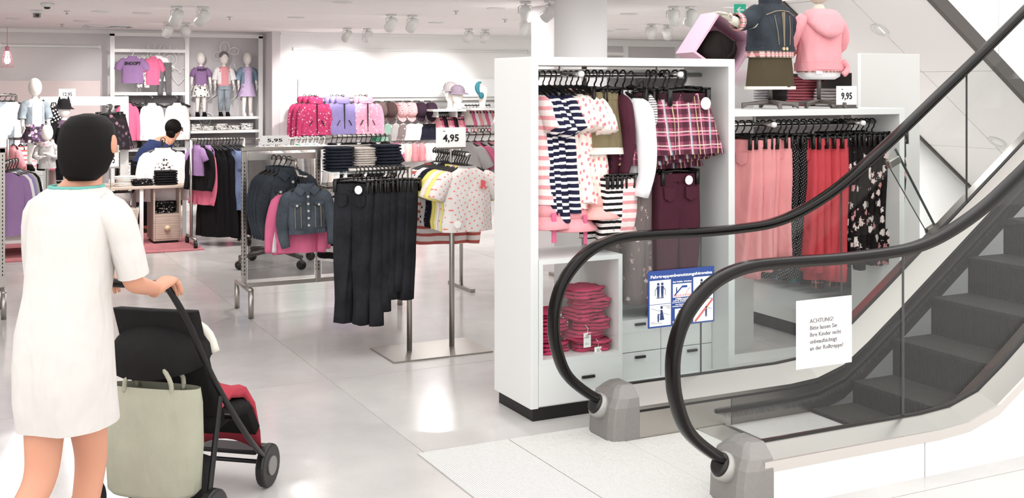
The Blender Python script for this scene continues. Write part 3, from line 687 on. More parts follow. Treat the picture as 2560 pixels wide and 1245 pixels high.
def hang(tp, loc, rz, label, cat, group=None, m=None, hanger='', tilt=0, sc=1.0, drop=None, pm=None):
    """one garment (with its parts) and, unless hanger is None, the hanger it hangs on"""
    o = mk(tp.name, tp.mesh, None, loc, rz, 0, m); tag(o, label, cat, group); o.rotation_euler = (0, tilt, rz); o.scale = (sc, sc, sc)
    for nm, me, mm, lb in tp.parts:
        c = mk(nm, me, o, m=(m if (mm is tp.mat and m is not None) else (pm or {}).get(nm)))
        if lb: c['label'] = lb
    if hanger is not None:
        wh = 'white hanger' in hanger; h = mk('hanger', tp.hang, None, loc, rz, 0, TAGW if wh else None); h.rotation_euler = (0, tilt, rz); h.scale = (sc, sc, sc)
        hl = ('white' if wh else 'black') + ' hanger of ' + label
        tag(h, hl if len(hl.split()) <= 16 else hanger, 'hanger', 'hangers: ' + hanger)
    return o
# fabrics
NAVYW = stripes('navy_white_stripe', '#20203a', '#f3f0ee', .032, .62); BWS = stripes('black_white_stripe', '#f2eeea', '#1d1a1d', .034, .55)
BWBLOCK = stripes('black_white_block', '#f4f2ef', '#151316', .09, .5); REDS = stripes('red_white_stripe', '#f0e7e2', '#c4605c', .045, .62); PINKS = stripes('pink_white_stripe', '#f3e6e2', '#e9a0a4', .05, .6)
CREAMD = dots('cream_pink_dots', '#f5e8df', '#e48d92', 22, .22, .6); TEED = dots('grey_coral_dots', '#dcd7d3', '#e88278', 26, .16, .15); POLKA = dots('black_polka', '#141215', '#d8d2cc', 55, .14, .1)
FLOR = floral('black_floral', '#1c1516', ['#e9cfc9', '#d9989a', '#cfc8c2', '#f0e4df'], 17, .36); FLORF = floral('black_floral_fine', '#1a1516', ['#d9d2cd', '#b9b2ad', '#d8b3b3'], 30, .3)
GREYFL = floral('grey_floral', '#837775', ['#dcb6b3', '#b9aeaa', '#e6d3cf'], 22, .25); MAROON = cloth('maroon_cord', '#4d2533'); KHAKI = cloth('khaki_twill', '#82775a'); OLIVE = cloth('olive_twill', '#4f4634')
WHITEC = cloth('white_jersey', '#f1eff0', .05); CREAMC = cloth('cream_jersey', '#e9e0d8', .07); PINKC = cloth('pink_jersey', '#eaa2a8', .1); PINKT = cloth('pink_twill', '#e79b9c', .1); REDT = cloth('red_twill', '#c94a52', .12); HOTP = cloth('raspberry_cord', '#c23c63', .15)
ROSE = cloth('rose_jersey', '#dc6f93', .12); BLACKC = cloth('black_cotton', '#141214', .3); NAVYC = cloth('navy_cotton', '#22222f', .25); YELL = cloth('yellow_jersey', '#eee07c', .06); GREYC = cloth('grey_marl', '#b9b5b4', .1); LILAC = cloth('lilac_shell', '#9d8fc4', .1)
DEN = denim('dark_denim', '#292e34'); DENL = denim('light_denim', '#848d94'); DENB = denim('black_denim', '#17171b'); BLUED = denim('chambray', '#5c6885'); TEALC = cloth('teal_knit', '#3f7f8c', .15); PURP = cloth('purple_jersey', '#9b7aa6', .1); GREENC = cloth('green_blur', '#4f9a78', .12)
PLAIDM = plaid('pink_plaid', '#9c5069', [('#2f1a22', .06, .46, 'X', .62, 0), ('#2f1a22', .06, .46, 'Z', .62, .01), ('#e3d0c8', .06, .09, 'X', .7, .025), ('#e3d0c8', .06, .09, 'Z', .7, .03), ('#d6c08a', .12, .04, 'X', .7, .05), ('#e58ba6', .06, .12, 'Z', .6, .045), ('#7fb0bd', .12, .035, 'X', .7, .08)])
PLAIDH = plaid('hem_plaid', '#e8c9bd', [('#5d2a35', .03, .35, 'X', .7, 0), ('#d97f8c', .03, .4, 'Z', .6, 0), ('#33202b', .03, .12, 'Z', .8, .01)]); PLAIDR = plaid('dark_plaid', '#6d3746', [('#2a1a22', .05, .4, 'X', .7, 0), ('#2a1a22', .05, .4, 'Z', .7, 0), ('#d8b08c', .05, .08, 'X', .8, .02), ('#d8b08c', .05, .08, 'Z', .8, .02)])
RAINP = floral('pink_rain_print', '#c5426f', ['#e9a9bf', '#d66f94', '#f0c4d3', '#d66f94'], 34, .34); RAINL = floral('lilac_rain_print', '#9a8fc6', ['#a9a0d2', '#8f84bd'], 30, .25); RAINB = floral('blush_rain_print', '#efb1cb', ['#f7dbe6', '#e79bbc', '#fbeaf1'], 34, .4)
FLORP = floral('purple_floral', '#4a3b48', ['#c9a0c0', '#e2d6dc', '#7a5a86', '#2a2128'], 26, .5); LEO = floral('leopard_print', '#f2e9e6', ['#2a2422', '#2a2422', '#4a3f3a', '#8d7f76'], 40, .4); BWPRT = floral('black_white_print', '#f2efec', ['#1b191a', '#1b191a', '#3a3636', '#c8b9b5'], 34, .42); DAISY = floral('black_daisy', '#161416', ['#d8d2ce', '#bdb6b2', '#8e8784'], 36, .32)
FLUFF = cloth('cream_fleece', '#e7ddd3', .12)
# templates
T_DRESS = Tpl('dress', shirt_mb(.32, .62, .05, 'short', flare=.45, seed=1), NAVYW).part('size_tag', disc_mb(.06, -.062, -.4, .022), TAGW)
T_DRESS2 = Tpl('dress', shirt_mb(.31, .58, .05, 'short', flare=.5, seed=2, sl=.12), CREAMD)
T_TEE = Tpl('t_shirt', shirt_mb(.33, .42, .04, 'short', seed=3), WHITEC).part('neckband', ringband(.135, .031, -.083, -.07, 16, 0), WHITEC)
T_LONG = Tpl('long_sleeved_shirt', shirt_mb(.32, .46, .042, 'long', seed=4), WHITEC).part('neckband', ringband(.135, .031, -.083, -.07, 16, 0), WHITEC)
T_CARD = Tpl('cardigan', shirt_mb(.33, .5, .05, 'long', seed=5, sl=.4), GREYC)
def trouser_tpl(seed, w=.27, h=.72, m=MAROON, tagx=.05, pockets=True, gather=.1, d=.04, tagsz=.024):
    t = Tpl('trousers', trousers_mb(w, h, d, seed, gather=gather, spread=.02), m, HANGC)
    t.part('waistband', ringband(w, d * .78, -.122, -.083, 20, gather, 7, 1.05), m)
    if pockets:
        for s in (-1, 1): t.part('pocket', MB().prism([(s * w * .25 - .035, -.15), (s * w * .25 + .035, -.15), (s * w * .25 + .033, -.205), (s * w * .25, -.222), (s * w * .25 - .033, -.205)], -d * 1.02 - .004, -d * .9), m, False)
        t.part('belt_loop', MB().box(-.006, .006, -d * .9, -d * .76, -.128, -.08), m, False)
    if tagsz: t.part('size_tag', disc_mb(tagx, -d * 1.04 - .004, -.115, tagsz), TAGW, False, 'round white size tag')
    return t
T_TR = [trouser_tpl(s, tagsz=(.024 if s == 11 else 0)) for s in (11, 12, 13)]
T_PANT = [trouser_tpl(s, .26, .74, PINKT, gather=.16, tagsz=0) for s in (21, 22, 23)]
T_LEG = [trouser_tpl(s, .24, .78, FLOR, pockets=False, gather=.14, tagsz=0) for s in (31, 32)]
T_SHORT = Tpl('shorts', trousers_mb(.26, .3, .045, 41, taper=1.0), MAROON, HANGC).part('waistband', ringband(.26, .036, -.118, -.083, 20, .08), MAROON).part('size_tag', disc_mb(.06, -.052, -.2, .025), TAGW)
T_SKIRT = Tpl('skirt', skirt_mb(.25, .27, .04, 51), PLAIDM, HANGC).part('waistband', ringband(.255, .042, -.125, -.083, 24, .12, 11, 1.06), cloth('dark_elastic', '#3a2029'))
T_SKIRTT = Tpl('skirt', skirt_mb(.25, .27, .04, 51), PLAIDM, HANGC).part('waistband', ringband(.255, .042, -.125, -.083, 24, .12, 11, 1.06), cloth('dark_elastic', '#3a2029')).part('size_tag', disc_mb(.075, -.062, -.13, .028), TAGW, False, 'round white size tag')
T_SKIRTK = Tpl('skirt', skirt_mb(.23, .26, .04, 52, flare=.4, amp=.1, k=5), KHAKI, HANGC).part('waistband', ringband(.235, .041, -.12, -.083, 24, .06, 7, 1.05), KHAKI).part('lace_hem', skirt_mb(.325, .03, .075, 52, top=-.34, flare=.05, amp=.15, k=15), CREAMC)
BTN = mat('pale_button', '#d8d5cf', .4, .3)
def denim_jacket_tpl(m=DEN, seed=61, w=.31, h=.36, sl=.36):
    t = Tpl('denim_jacket', shirt_mb(w, h, .05, 'long', seed=seed, sl=sl, flare=-.02, neck=.06), m)
    c = MB(); 
    for s in (-1, 1): c.add([(s * .012, -.05, -.11), (s * .062, -.035, -.066), (s * .06, .0, -.055), (s * .1, -.045, -.1), (s * .05, -.062, -.145)], [(0, 1, 3, 4), (1, 2, 3)])
    c.loft([oval(.066, .034, z, 16) for z in (-.09, -.055)], False, False)
    t.part('collar', c, m, False)
    t.part('placket', MB().box(-.014, .014, -.072, -.052, -h - .06, -.11), m, False)
    z = -.15
    while z > -h - .05: t.part('button', disc_mb(0, -.072, z, .0095, 10, .004), BTN, False); z -= .055
    for s in (-1, 1):
        t.part('pocket_flap', MB().prism([(s * .085 - .038, -.19), (s * .085 + .038, -.19), (s * .085 + .036, -.212), (s * .085, -.225), (s * .085 - .036, -.212)], -.064, -.05), m, False)
        t.part('button', disc_mb(s * .085, -.064, -.216, .0095, 10, .004), BTN, False)
        t.part('seam', MB().box(s * .055 - .002, s * .055 + .002, -.066, -.05, -h - .03, -.225), mat('denim_seam', '#94866f', .9), False)
        t.part('seam', MB().box(s * .1 - .002, s * .1 + .002, -.062, -.05, -h - .03, -.225), mat('denim_seam', '#94866f', .9), False)
    t.part('waistband', ringband(w * .95, .066, -h - .077, -h - .045, 22, .1, 6, 1.03), m)
    return t
T_DJ = denim_jacket_tpl()
def rain_jacket_tpl(m, seed):
    t = Tpl('rain_jacket', shirt_mb(.37, .45, .06, 'long', seed=seed, sl=.38, flare=.12), m, HANG)
    b = MB(); b.loft([oval(a, c, z, 16, 0, y) for z, a, c, y in ((-.1, .09, .05, 0), (-.07, .105, .06, .005), (-.035, .1, .06, .015), (-.01, .075, .045, .03), (.0, .03, .02, .035))], False, True); t.part('hood', b, m)
    t.part('zip', MB().box(-.006, .006, -.085, -.06, -.49, -.1), BLACK, False)
    for s in (-1, 1): t.part('pocket_zip', MB().prism([(s * .06, -.33), (s * .1, -.4), (s * .107, -.395), (s * .067, -.325)], -.082, -.06), BLACK, False)
    t.part('hem_tail', ringband(.4, .085, -.54, -.52, 20, .1), BLACK)
    return t
# folded garments: a few thick folds, front edge towards -Y
def fold_mb(w=.26, d=.2, h=.045, seed=0, layers=2, rough=.006):
    r = random.Random(seed); b = MB(); lh = h / layers
    for L in range(layers):
        z0 = L * lh; rings = []; n = 16; ox, oy = wob(r, .006), wob(r, .006)
        for i in range(9):
            t = i / 8; x = (t - .5) * w; q = 1 - .35 * (abs(2 * t - 1) ** 6)
            rr = [Vector((x + ox + wob(r, .003), oy + .5 * d * q * (abs(cos(2 * pi * k / n)) ** .45) * (1 if cos(2 * pi * k / n) >= 0 else -1) + wob(r, rough * .6), z0 + lh * .5 + .52 * lh * q * (abs(sin(2 * pi * k / n)) ** .6) * (1 if sin(2 * pi * k / n) >= 0 else -1) + wob(r, rough * .3))) for k in range(n)]
            rings.append(rr)
        b.loft(rings)
    return b
FOLDS = [fold_mb(seed=s).mesh('folded_garment', DEN, True) for s in (1, 2, 3)]
FOLDT = [fold_mb(.22, .19, .03, s, 2, .01).mesh('folded_garment', BWPRT, True) for s in (4, 5, 6)]
def fold_stack(name, loc, n, m, label, group, rz=0, dz=.045, meshes=FOLDS, sc=(1, 1, 1), cat='folded clothes', seed=0):
    r = random.Random(seed)
    for i in range(n):
        o = mk(name, meshes[(i + seed) % 3], None, (loc[0] + wob(r, .006), loc[1] + wob(r, .006), loc[2] + i * dz * sc[2]), rz + wob(r, .05), 0, m); o.scale = sc
        pos = 'lowest' if i == 0 else ('topmost' if i == n - 1 else ORD[i] + ' from the bottom')
        tag(o, label + ', ' + pos + ' of its stack', cat, group)
def price_card(px0, py0, px1, py1, Y, text, label, post=0, m=TAGW, size=None, bottom_z=None):
    a, b = at_y(px0, py1, Y), at_y(px1, py0, Y); w, h = b.x - a.x, b.z - a.z
    t = thing('price_sign', label, 'price sign', (a.x + w / 2, Y, a.z))
    MB().box(-w / 2, w / 2, -.002, .002, 0, h).build('card', m, t)
    lettering(text, h * .5, INK, t, (0, -.0035, h * .3), align='CENTER', bold=h * .012, fit=w * .54)
    lettering('nur', h * .09, INK, t, (-w * .27, -.0035, h * .8))
    if post: MB().box(-w / 2, w / 2, -.006, .006, -.012, .0).build('card_clip', STEEL, t); MB().tube([(0, 0, -.012), (0, 0, -post)], .006, 6).build('card_stem', STEEL, t)
    return t, w, h
# ================================================================ tall white display unit in front (left of the escalator)
def bx(name, x0, x1, y0, y1, z0, z1, m, par, bevel=.0, o=None):
    o = o or par.location
    return MB().box(x0 - o[0], x1 - o[0], y0 - o[1], y1 - o[1], z0 - o[2], z1 - o[2]).build(name, m, par, bevel=bevel)
def tb(name, pts, r, m, par, n=10):
    o = Vector(par.location); return MB().tube([Vector(p) - o for p in pts], r, n).build(name, m, par, smooth=True)
U0, U1, UY0, UY1, UT = 2.79, 4.13, 5.37, 5.82, 1.945
u = thing('display_unit', 'tall white open display unit with plaid skirts, beside the escalator newel', 'display unit', (3.46, 5.6, 0))
bx('side_panel', U0, U0 + .045, UY0, UY1, .07, UT, WHITE, u, .002); bx('side_panel', U1 - .045, U1, UY0, UY1, .07, UT, WHITE, u, .002)
bx('top_panel', U0 + .045, U1 - .045, UY0, UY1, UT - .045, UT, WHITE, u, .002)
bx('plinth', U0 + .02, U1 - .02, UY0 + .02, UY1 - .02, 0, .07, BLACKKICK, u)
bx('bottom_panel', U0 + .045, U1 - .045, UY0 + .02, UY1, .07, .11, WHITE, u)
bx('back_panel', 3.47, U1 - .045, UY1 - .02, UY1, .11, 1.2, WHITE, u)
bx('drawer_front', U0 + .047, 3.36, UY0, UY0 + .02, .08, .3, WHITE, u, .002); bx('cabinet_body', U0 + .045, 3.36, UY0 + .02, UY1 - .02, .11, .3, WHITE, u)
for a, c in ((3.364, 3.72), (3.724, U1 - .047)):
    for z0, z1 in ((.08, .262), (.266, .45)):
        d = bx('drawer_front', a, c, UY0 + .16, UY0 + .18, z0, z1, WHITE, u, .002)
        MB().box((a + c) / 2 - 3.46 - .0, (a + c) / 2 - 3.46 + .07, UY0 + .146 - 5.6, UY0 + .16 - 5.6, z1 - .035, z1 - .02).build('handle', BLACK, d, bevel=.003)
bx('cabinet_body', 3.364, U1 - .047, UY0 + .18, UY1 - .02, .11, .45, WHITE, u)
MB().box(3.1 - 3.46, 3.18 - 3.46, UY0 - .012 - 5.6, UY0 - 5.6, .2, .216).build('handle', BLACK, u, bevel=.003)
# glass-fronted cube niche with the folded trousers
NX0, NX1, NZ0, NZ1 = U0 + .047, 3.36, .3, .86
nb = thing('cube_niche', 'white cube niche holding folded raspberry trousers inside the tall unit', 'display cube', ((NX0 + NX1) / 2, 5.6, NZ0))
for nm, a, c, z0, z1 in (('side_panel', NX0, NX0 + .025, NZ0, NZ1), ('side_panel', NX1 - .025, NX1, NZ0, NZ1), ('top_panel', NX0 + .025, NX1 - .025, NZ1 - .025, NZ1), ('bottom_panel', NX0 + .025, NX1 - .025, NZ0, NZ0 + .025)):
    bx(nm, a, c, UY0, UY1 - .02, z0, z1, WHITE, nb)
FM = [fold_mb(.24, .2, .055, s, 3, .016).mesh('folded_trousers', HOTP, True) for s in (7, 8, 9)]
for (x, y, k, nm, ang) in ((NX0 + .13, 5.57, 4, 'left', .3), (NX0 + .375, 5.52, 6, 'right', -.25)):
    for i in range(k):
        s = .92 if i < k - 1 else .75
        o = mk('folded_trousers', FM[i % 3], None, (x + (.02 * (-1) ** i), y, NZ0 + .027 + i * .058), ang * (-1) ** i); o.scale = (.88, 1, 1.0)
        tag(o, 'folded raspberry pink corduroy trousers in the cube, %s stack, %s' % (nm, 'topmost' if i == k - 1 else ('lowest' if i == 0 else ORD[i] + ' from the bottom')), 'trousers', 'folded raspberry trousers in the cube')
for i, (px, py) in enumerate(((1468, 850), (1495, 885))):
    p = at_y(px, py, UY0 + .04); t = thing('swing_tag', 'white paper swing tag with print, %s of the two on the raspberry trousers' % ('upper' if i == 0 else 'lower'), 'swing tag', p, .1)
    MB().box(-.024, .024, -.001, .001, -.04, .04).build('card', TAGW, t); MB().tube([(0, 0, .04), (.01, .005, .06), (.0, .02, .08)], .0012, 4).build('string', TAGW, t)
    MB().box(-.016, .012, -.0022, -.0012, -.024, -.021).box(-.016, .004, -.0022, -.0012, -.018, -.015).box(-.01, .01, -.0022, -.0012, .01, .03).build('print', mat('tag_print', '#b8b4b2', .7), t)
# rails
RZ1 = 1.855
tb('rail', [(U0 + .045, 5.64, RZ1), (U1 - .045, 5.64, RZ1)], .013, CHROME, u); bx('rail_backplate', U0 + .045, U1 - .045, 5.655, 5.66, RZ1 - .02, RZ1 + .03, mat('rail_grey', '#c9c5c2', .4, .3), u)
for X in (at_y(1405, 183, 5.62).x, at_y(1648, 183, 5.62).x):
    tb('prong', [(X, 5.62, RZ1), (X, 5.42, RZ1)], .013, CHROME, u); tb('prong_tip', [(X, 5.42, RZ1), (X, 5.395, RZ1)], .017, TAGW, u); bx('prong_bracket', X - .006, X + .006, 5.63, 5.65, RZ1, UT - .045, STEEL, u)
PX1, PX2 = at_y(1405, 183, 5.62).x, at_y(1648, 183, 5.62).x
RZ2 = 1.375
tb('prong', [(PX2 - .06, 5.8, RZ2), (PX2 - .06, 5.47, RZ2)], .012, CHROME, u); tb('rail', [(3.5, 5.64, RZ2), (PX2, 5.64, RZ2)], .012, CHROME, u)
for X in (U0 + .12, 3.36): tb('back_post', [(X, UY1 - .03, .11), (X, UY1 - .03, UT - .045)], .016, STEEL, u)
tb('rail', [(U0 + .045, 5.66, 1.28), (3.5, 5.66, 1.28)], .012, CHROME, u)
HU = 'black plastic hanger on the rail of the tall white unit'
def run_rail(items, x, y, z, step, hgr, rz=-pi / 2, seed=0):
    r = random.Random(seed)
    for tp, m, label, cat, group, sc in items:
        o = hang(tp, (x, y, z), rz + wob(r, .09) + .15, label, cat, group, m, hgr, wob(r, .02), sc); x += step * r.uniform(.85, 1.15)
        if cat == 'dress': o.scale = (1.05, 1, 1.12 + wob(r, .05))
    return x
it = [(T_DRESS2, PINKS, 'pink and white striped dress at the left end of the tall unit', 'dress', None, 1)]
it += [(T_DRESS, None, 'navy striped dress on the tall unit, %s from the left' % ORD[i], 'dress', 'navy striped dresses', 1) for i in range(5)]
it += [(T_DRESS2, None, 'cream pink-dotted dress on the tall unit, %s from the left' % ORD[i], 'dress', 'cream dotted dresses', 1) for i in range(5)]
run_rail(it, U0 + .11, 5.64, RZ1, .036, HU, seed=2)
it = [(T_SKIRTK, None, 'khaki skirt with a white lace hem, %s from the left' % ORD[i], 'skirt', 'khaki skirts', 1.2) for i in range(3)]
it += [(T_LONG, MAROON, 'maroon long-sleeved top between khaki skirts and white tops', 'top', None, 1.05)] + [(T_LONG, None, 'plain white long-sleeved shirt, %s beside the khaki skirts' % ORD[i], 'top', 'white tops', 1.28) for i in range(2)] + [(T_CARD, stripes('grey_fine_stripe', '#e8e4e2', '#7d7878', .014, .5), 'finely striped grey cardigan right of the white tops', 'cardigan', None, 1)]
run_rail(it, 3.28, 5.62, RZ1, .05, HU, seed=3)
hang(T_SHORT, (3.36, 5.6, 1.63), -pi / 2 + .45, 'maroon shorts with a round white tag below the khaki skirts', 'shorts', None, None, HU)
hang(T_CARD, (3.86, 5.95, 1.80), .3, 'cream fleece jacket hanging behind the plaid skirts', 'jacket', None, FLUFF, 'black hanger behind the plaid skirts', sc=1.15)
# plaid skirts on the right-hand prong
for i in range(7):
    y = 5.43 + i * .028; dz = (0, 0, -.05, -.09, -.05, -.12, -.16)[i]; dx = (0, .01, -.02, -.06, -.13, -.15, -.03)[i]
    o = hang(T_SKIRTT if i == 0 else T_SKIRT, (PX2 + .04 + dx, y, RZ1 - .0), (.05, -.05, .08, .1, .35, .5, .1)[i], 'pink plaid gathered skirt on the front prong, %s from the front' % ORD[i], 'skirt', 'pink plaid skirts', None, 'black clip hanger holding a pink plaid skirt', (0, .02, -.04, -.06, .03, .04, -.02)[i], 1.28); o.scale = (1.28, 1.3, 1.28 - dz * 1.6)
# maroon and grey floral trousers on the lower prong
for i in range(5):
    hang(T_TR[0] if i == 0 else T_TR[1 + i % 2], (PX2 + .02, 5.48 + i * .032, RZ2), (.02 if i == 0 else .1 + .08 * i), 'maroon corduroy trousers on the lower prong, %s from the front' % ORD[i], 'trousers', 'maroon trousers', None, 'black clip hanger holding maroon trousers', 0, 1.12)
for i in range(6):
    hang(T_TR[1 + i % 2], (3.53 + i * .042, 5.64, RZ2), -pi / 2 + .2, 'grey floral trousers beside maroon ones, %s from the left' % ORD[i], 'trousers', 'grey floral trousers', GREYFL, 'black clip hanger holding grey floral trousers', 0, 1.05)
T_STRIPED = trouser_tpl(71, .22, .34, BWS, pockets=False, gather=.2, tagsz=0)
for i in range(5):
    m = [BWS, BWS, BWS, PINKS, PINKS][i]
    hang(T_STRIPED, (3.27 + i * .042, 5.5, 1.36), -pi / 2 + .4 - .1 * i, ('cream baby trousers with black stripes, %s from the left' if i < 3 else 'cream baby trousers with pink stripes, %s from the left') % ORD[i], 'trousers', 'striped baby trousers', m, 'black clip hanger holding striped baby trousers')
for i, (x, z, m, lb) in enumerate(((2.95, 1.08, PINKC, 'pink sun hat hanging low on the left of the tall unit'), (3.12, 1.06, PINKC, 'pink sun hat with strap below the striped dresses'), (3.29, 1.12, cloth('salmon_jersey', '#eeb4ae', .1), 'salmon sun hat below the dotted dresses'))):
    t = thing('sun_hat', lb, 'hat', (x, 5.5, z), .3 * i, 'pink sun hats'); t.scale = (1.15, .95, 1.15)
    MB().lathe([(.001, .08), (.05, .07), (.078, .03), (.082, 0)], 18).build('crown', m, t, smooth=True); MB().lathe([(.082, 0), (.11, -.03), (.135, -.055), (.13, -.058), (.08, -.006)], 18, cap=False).build('brim', m, t, smooth=True)
    MB().box(-.012, .012, -.1, -.094, -.12, .02).build('strap', ROSE, t)
    MB().tube([(0, 0, .08), (0, .16, (1.28 - z) / 1.15)], .002, 4).build('hanging_loop', ROSE, t)
# ================================================================ lower white unit behind the escalator
V0, V1, VY0, VY1, VT = 4.2, 5.72, 5.62, 6.07, 1.64
u2 = thing('display_unit', 'lower white open display unit behind the escalator, hung with pink, red and floral trousers', 'display unit', (4.95, 5.85, 0))
bx('side_panel', V0, V0 + .045, VY0, VY1, .0, VT, WHITE, u2, .002); bx('side_panel', V1 - .045, V1, VY0, VY1, .0, VT, WHITE, u2, .002); bx('top_panel', V0 + .045, V1 - .045, VY0, VY1, VT - .04, VT, WHITE, u2, .002)
bx('bottom_panel', V0 + .045, V1 - .045, VY0, VY0 + .2, .0, .09, WHITE, u2)
RZ3 = 1.545
tb('rail', [(V0 + .045, 5.84, RZ3), (V1 - .045, 5.84, RZ3)], .013, CHROME, u2)
bx('rail_backplate', V0 + .045, V1 - .045, 5.856, 5.861, RZ3 - .02, RZ3 + .025, mat('rail_grey', '#c9c5c2', .4, .3), u2)
for px in (1890, 2110):
    X = at_y(px, 308, 5.82).x; tb('prong', [(X, 5.83, RZ3), (X, 5.66, RZ3)], .013, CHROME, u2); tb('prong_tip', [(X, 5.66, RZ3), (X, 5.635, RZ3)], .017, TAGW, u2); bx('prong_bracket', X - .006, X + .006, 5.83, 5.845, RZ3, VT - .04, STEEL, u2)
HV = 'black clip hanger on the rail of the lower white unit'
def prow(x0, n, step, tps, m, label, group, tw=0, sc=1.2, seed=0, tw2=.07):
    r = random.Random(seed)
    for i in range(n):
        hang(tps[i % len(tps)], (x0 + i * step, 5.84, RZ3), -pi / 2 + tw + wob(r, tw2), label % ORD[i], 'trousers', group, m, HV, wob(r, .025), sc).scale = (sc * r.uniform(.82, 1), sc, sc * r.uniform(.93, 1.06))
xa = at_y(1850, 308, 5.84).x
prow(xa - .04, 6, .056, T_PANT, None, 'pale pink trousers on the lower unit, %s from the left', 'pale pink trousers', .5, 1.12, 5)
prow(xa + .31, 3, .045, T_LEG, POLKA, 'black polka dot trousers beside pink ones, %s from the left', 'polka dot trousers', .35, 1.12, 6)
prow(xa + .455, 5, .062, T_PANT, REDT, 'red twill trousers on the lower unit, %s from the left', 'red trousers', .5, 1.2, 7)
prow(xa + .79, 11, .046, T_LEG, None, 'black floral trousers on the lower unit, %s from the left', 'black floral trousers', .3, 1.1, 8)
# ================================================================ wall bay running back behind the lower unit
BX0, BX1, BY0, BY1, BT = 5.85, 6.42, 6.16, 10.0, 2.02
bay = thing('shelf_bay', 'white wall bay with grey back and a broad end panel behind the lower unit', 'shelving', (6.1, 8.0, 0))
bx('end_panel', BX0, BX1, BY0, BY0 + .04, 0, BT, mat('panel_offwhite', '#cfcecb', .5), bay, .002); bx('front_stile', BX0 - .03, BX0, BY0, BY0 + .06, 0, BT, WHITE, bay)
bx('back_panel', BX1 - .03, BX1, BY0 + .04, BY1, .2, BT, mat('bay_grey', '#8f8a89', .7), bay); bx('end_panel', BX0, BX1, BY1 - .04, BY1, 0, BT, WHITE, bay)
bx('top_panel', BX0 - .03, BX1, BY0 + .06, BY1 - .04, BT - .14, BT, WHITE, bay); bx('divider', BX0 + .1, BX1 - .03, 8.05, 8.09, .25, BT - .14, mat('bay_grey', '#8f8a89', .7), bay)
for z in (1.6, 1.1): bx('shelf', BX0, BX1 - .03, BY0 + .04, BY1 - .04, z, z + .03, WHITE, bay)
bx('platform', 5.42, BX1, 6.2, BY1, .1, .2, WHITE, bay); bx('kick', 5.46, BX1 - .03, 6.24, BY1 - .03, 0, .1, BLACKKICK, bay)
tb('rail', [(5.95, BY0 + .04, 1.03), (5.95, BY1 - .04, 1.03)], .013, CHROME, bay)
for i, (px, m, lb, n) in enumerate(((1880, WHITEC, 'folded white top behind the denim jacket mannequin', 4), (2010, cloth('dusty_rose', '#b96872', .12), 'folded dusty rose trousers between the mannequins', 5), (2080, GREYC, 'folded grey top behind the pink hoodie', 3), (1845, ROSE, 'folded rose top beside the tall unit', 3))):
    p = at_x(px, 260, 6.05); fold_stack('folded_garment', (6.06, p.y, 1.632), n, m, lb, 'folded clothes on the rear bay', pi / 2, seed=i)
r_ = random.Random(9)
for i in range(16):
    m = [PLAIDR, PLAIDR, BLACKC, TEALC, TEALC, GREYFL, PINKT, PINKT, PINKT, PINKT, KHAKI, GREYC, PINKT, BLACKC, WHITEC, ROSE][i]
    nm = ['dark plaid', 'dark plaid', 'black', 'teal', 'teal', 'grey floral', 'pale pink', 'pale pink', 'pale pink', 'pale pink', 'khaki', 'grey', 'pale pink', 'black', 'white', 'rose'][i]
    hang(T_PANT[i % 3], (5.95, 6.5 + i * .14 if i else 9.2, 1.03), wob(r_, .25) , nm + ' trousers in the rear bay, %s from the aisle' % (ORD[i]), 'trousers', 'trousers in the rear bay', m, 'black clip hanger in the rear bay', 0, .92)
# ================================================================ mannequins on top of the lower unit
def star_base(t, h, r=.19, m=DARKMETAL):
    for k in range(4):
        a = pi / 4 * 0 + k * pi / 2 + .5; M = Matrix.Rotation(a, 4, 'Z')
        b = MB(); b.loft([[M @ Vector((x, y, z)) for x, y, z in ((q, -w, z0), (q, w, z0), (q, w, z1), (q, -w, z1))] for q, w, z0, z1 in ((.0, .016, .03, .06), (r * .8, .013, .022, .042), (r, .013, .0, .04))]); b.build('base_arm', m, t, bevel=.004)
    MB().tube([(0, 0, .03), (0, 0, h)], .014, 10).build('pole', m, t, smooth=True)
def torso(t, z0, m, head=True, headm=None, w=.13, arms=()):
    """child torso from hip z0 upward (kept as one skinned surface)"""
    V = [(0, 0, z0), (0, 0, z0 + .12), (0, 0, z0 + .25), (0, 0, z0 + .38), (0, 0, z0 + .44), (0, -.005, z0 + .5)]; R = [(w * .85, w * .6), (w * .75, w * .55), (w * .85, w * .6), (w * .8, w * .5), (.04, .04), (.04, .04)]
    Eg = [(i, i + 1) for i in range(5)]
    for A in arms:
        k = len(V); V += list(A); R += [.045, .036, .028, .026][:len(A)]; Eg += [(3, k)] + [(k + i, k + i + 1) for i in range(len(A) - 1)]
    mk('body', skin(V, Eg, R), t, m=None).data.materials.append(m)
    if head:
        b = MB(); b.ellipsoid((0, -.005, z0 + .62), .088, .105, .13, 20, 14); h = b.build('head', headm or m, t, smooth=True)
def mhand(t, p, d, m, L=.13, up=Vector((0, 0, 1))):
    d = Vector(d).normalized(); p = Vector(p); s = d.cross(up).normalized(); u_ = s.cross(d)
    V = [p, p + d * L * .28, p + d * L * .45]; R = [(.016, .016), (.026, .012), (.026, .011)]; Eg = [(0, 1), (1, 2)]
    b = MB(); b.loft([[q + s * (a * cos(2 * pi * k / 10)) + u_ * (c * sin(2 * pi * k / 10)) for k in range(10)] for q, a, c in ((p - d * .02, .018, .017), (p + d * L * .12, .022, .016), (p + d * L * .3, .032, .012), (p + d * L * .5, .033, .01))])
    for k, (o_, ln) in enumerate(((-.024, .42), (-.008, .5), (.008, .48), (.024, .38))):
        q = p + d * L * .47 + s * o_; b.tube([q, q + d * L * ln * .55 - u_ * .003, q + d * L * ln - u_ * .01], [.0078, .0072, .005], 6)
    q = p + d * L * .15 + s * .024; b.tube([q, q + d * L * .2 + s * .022, q + d * L * .38 + s * .026], [.009, .008, .006], 6)
    return b.build('hand', m, t, smooth=True)
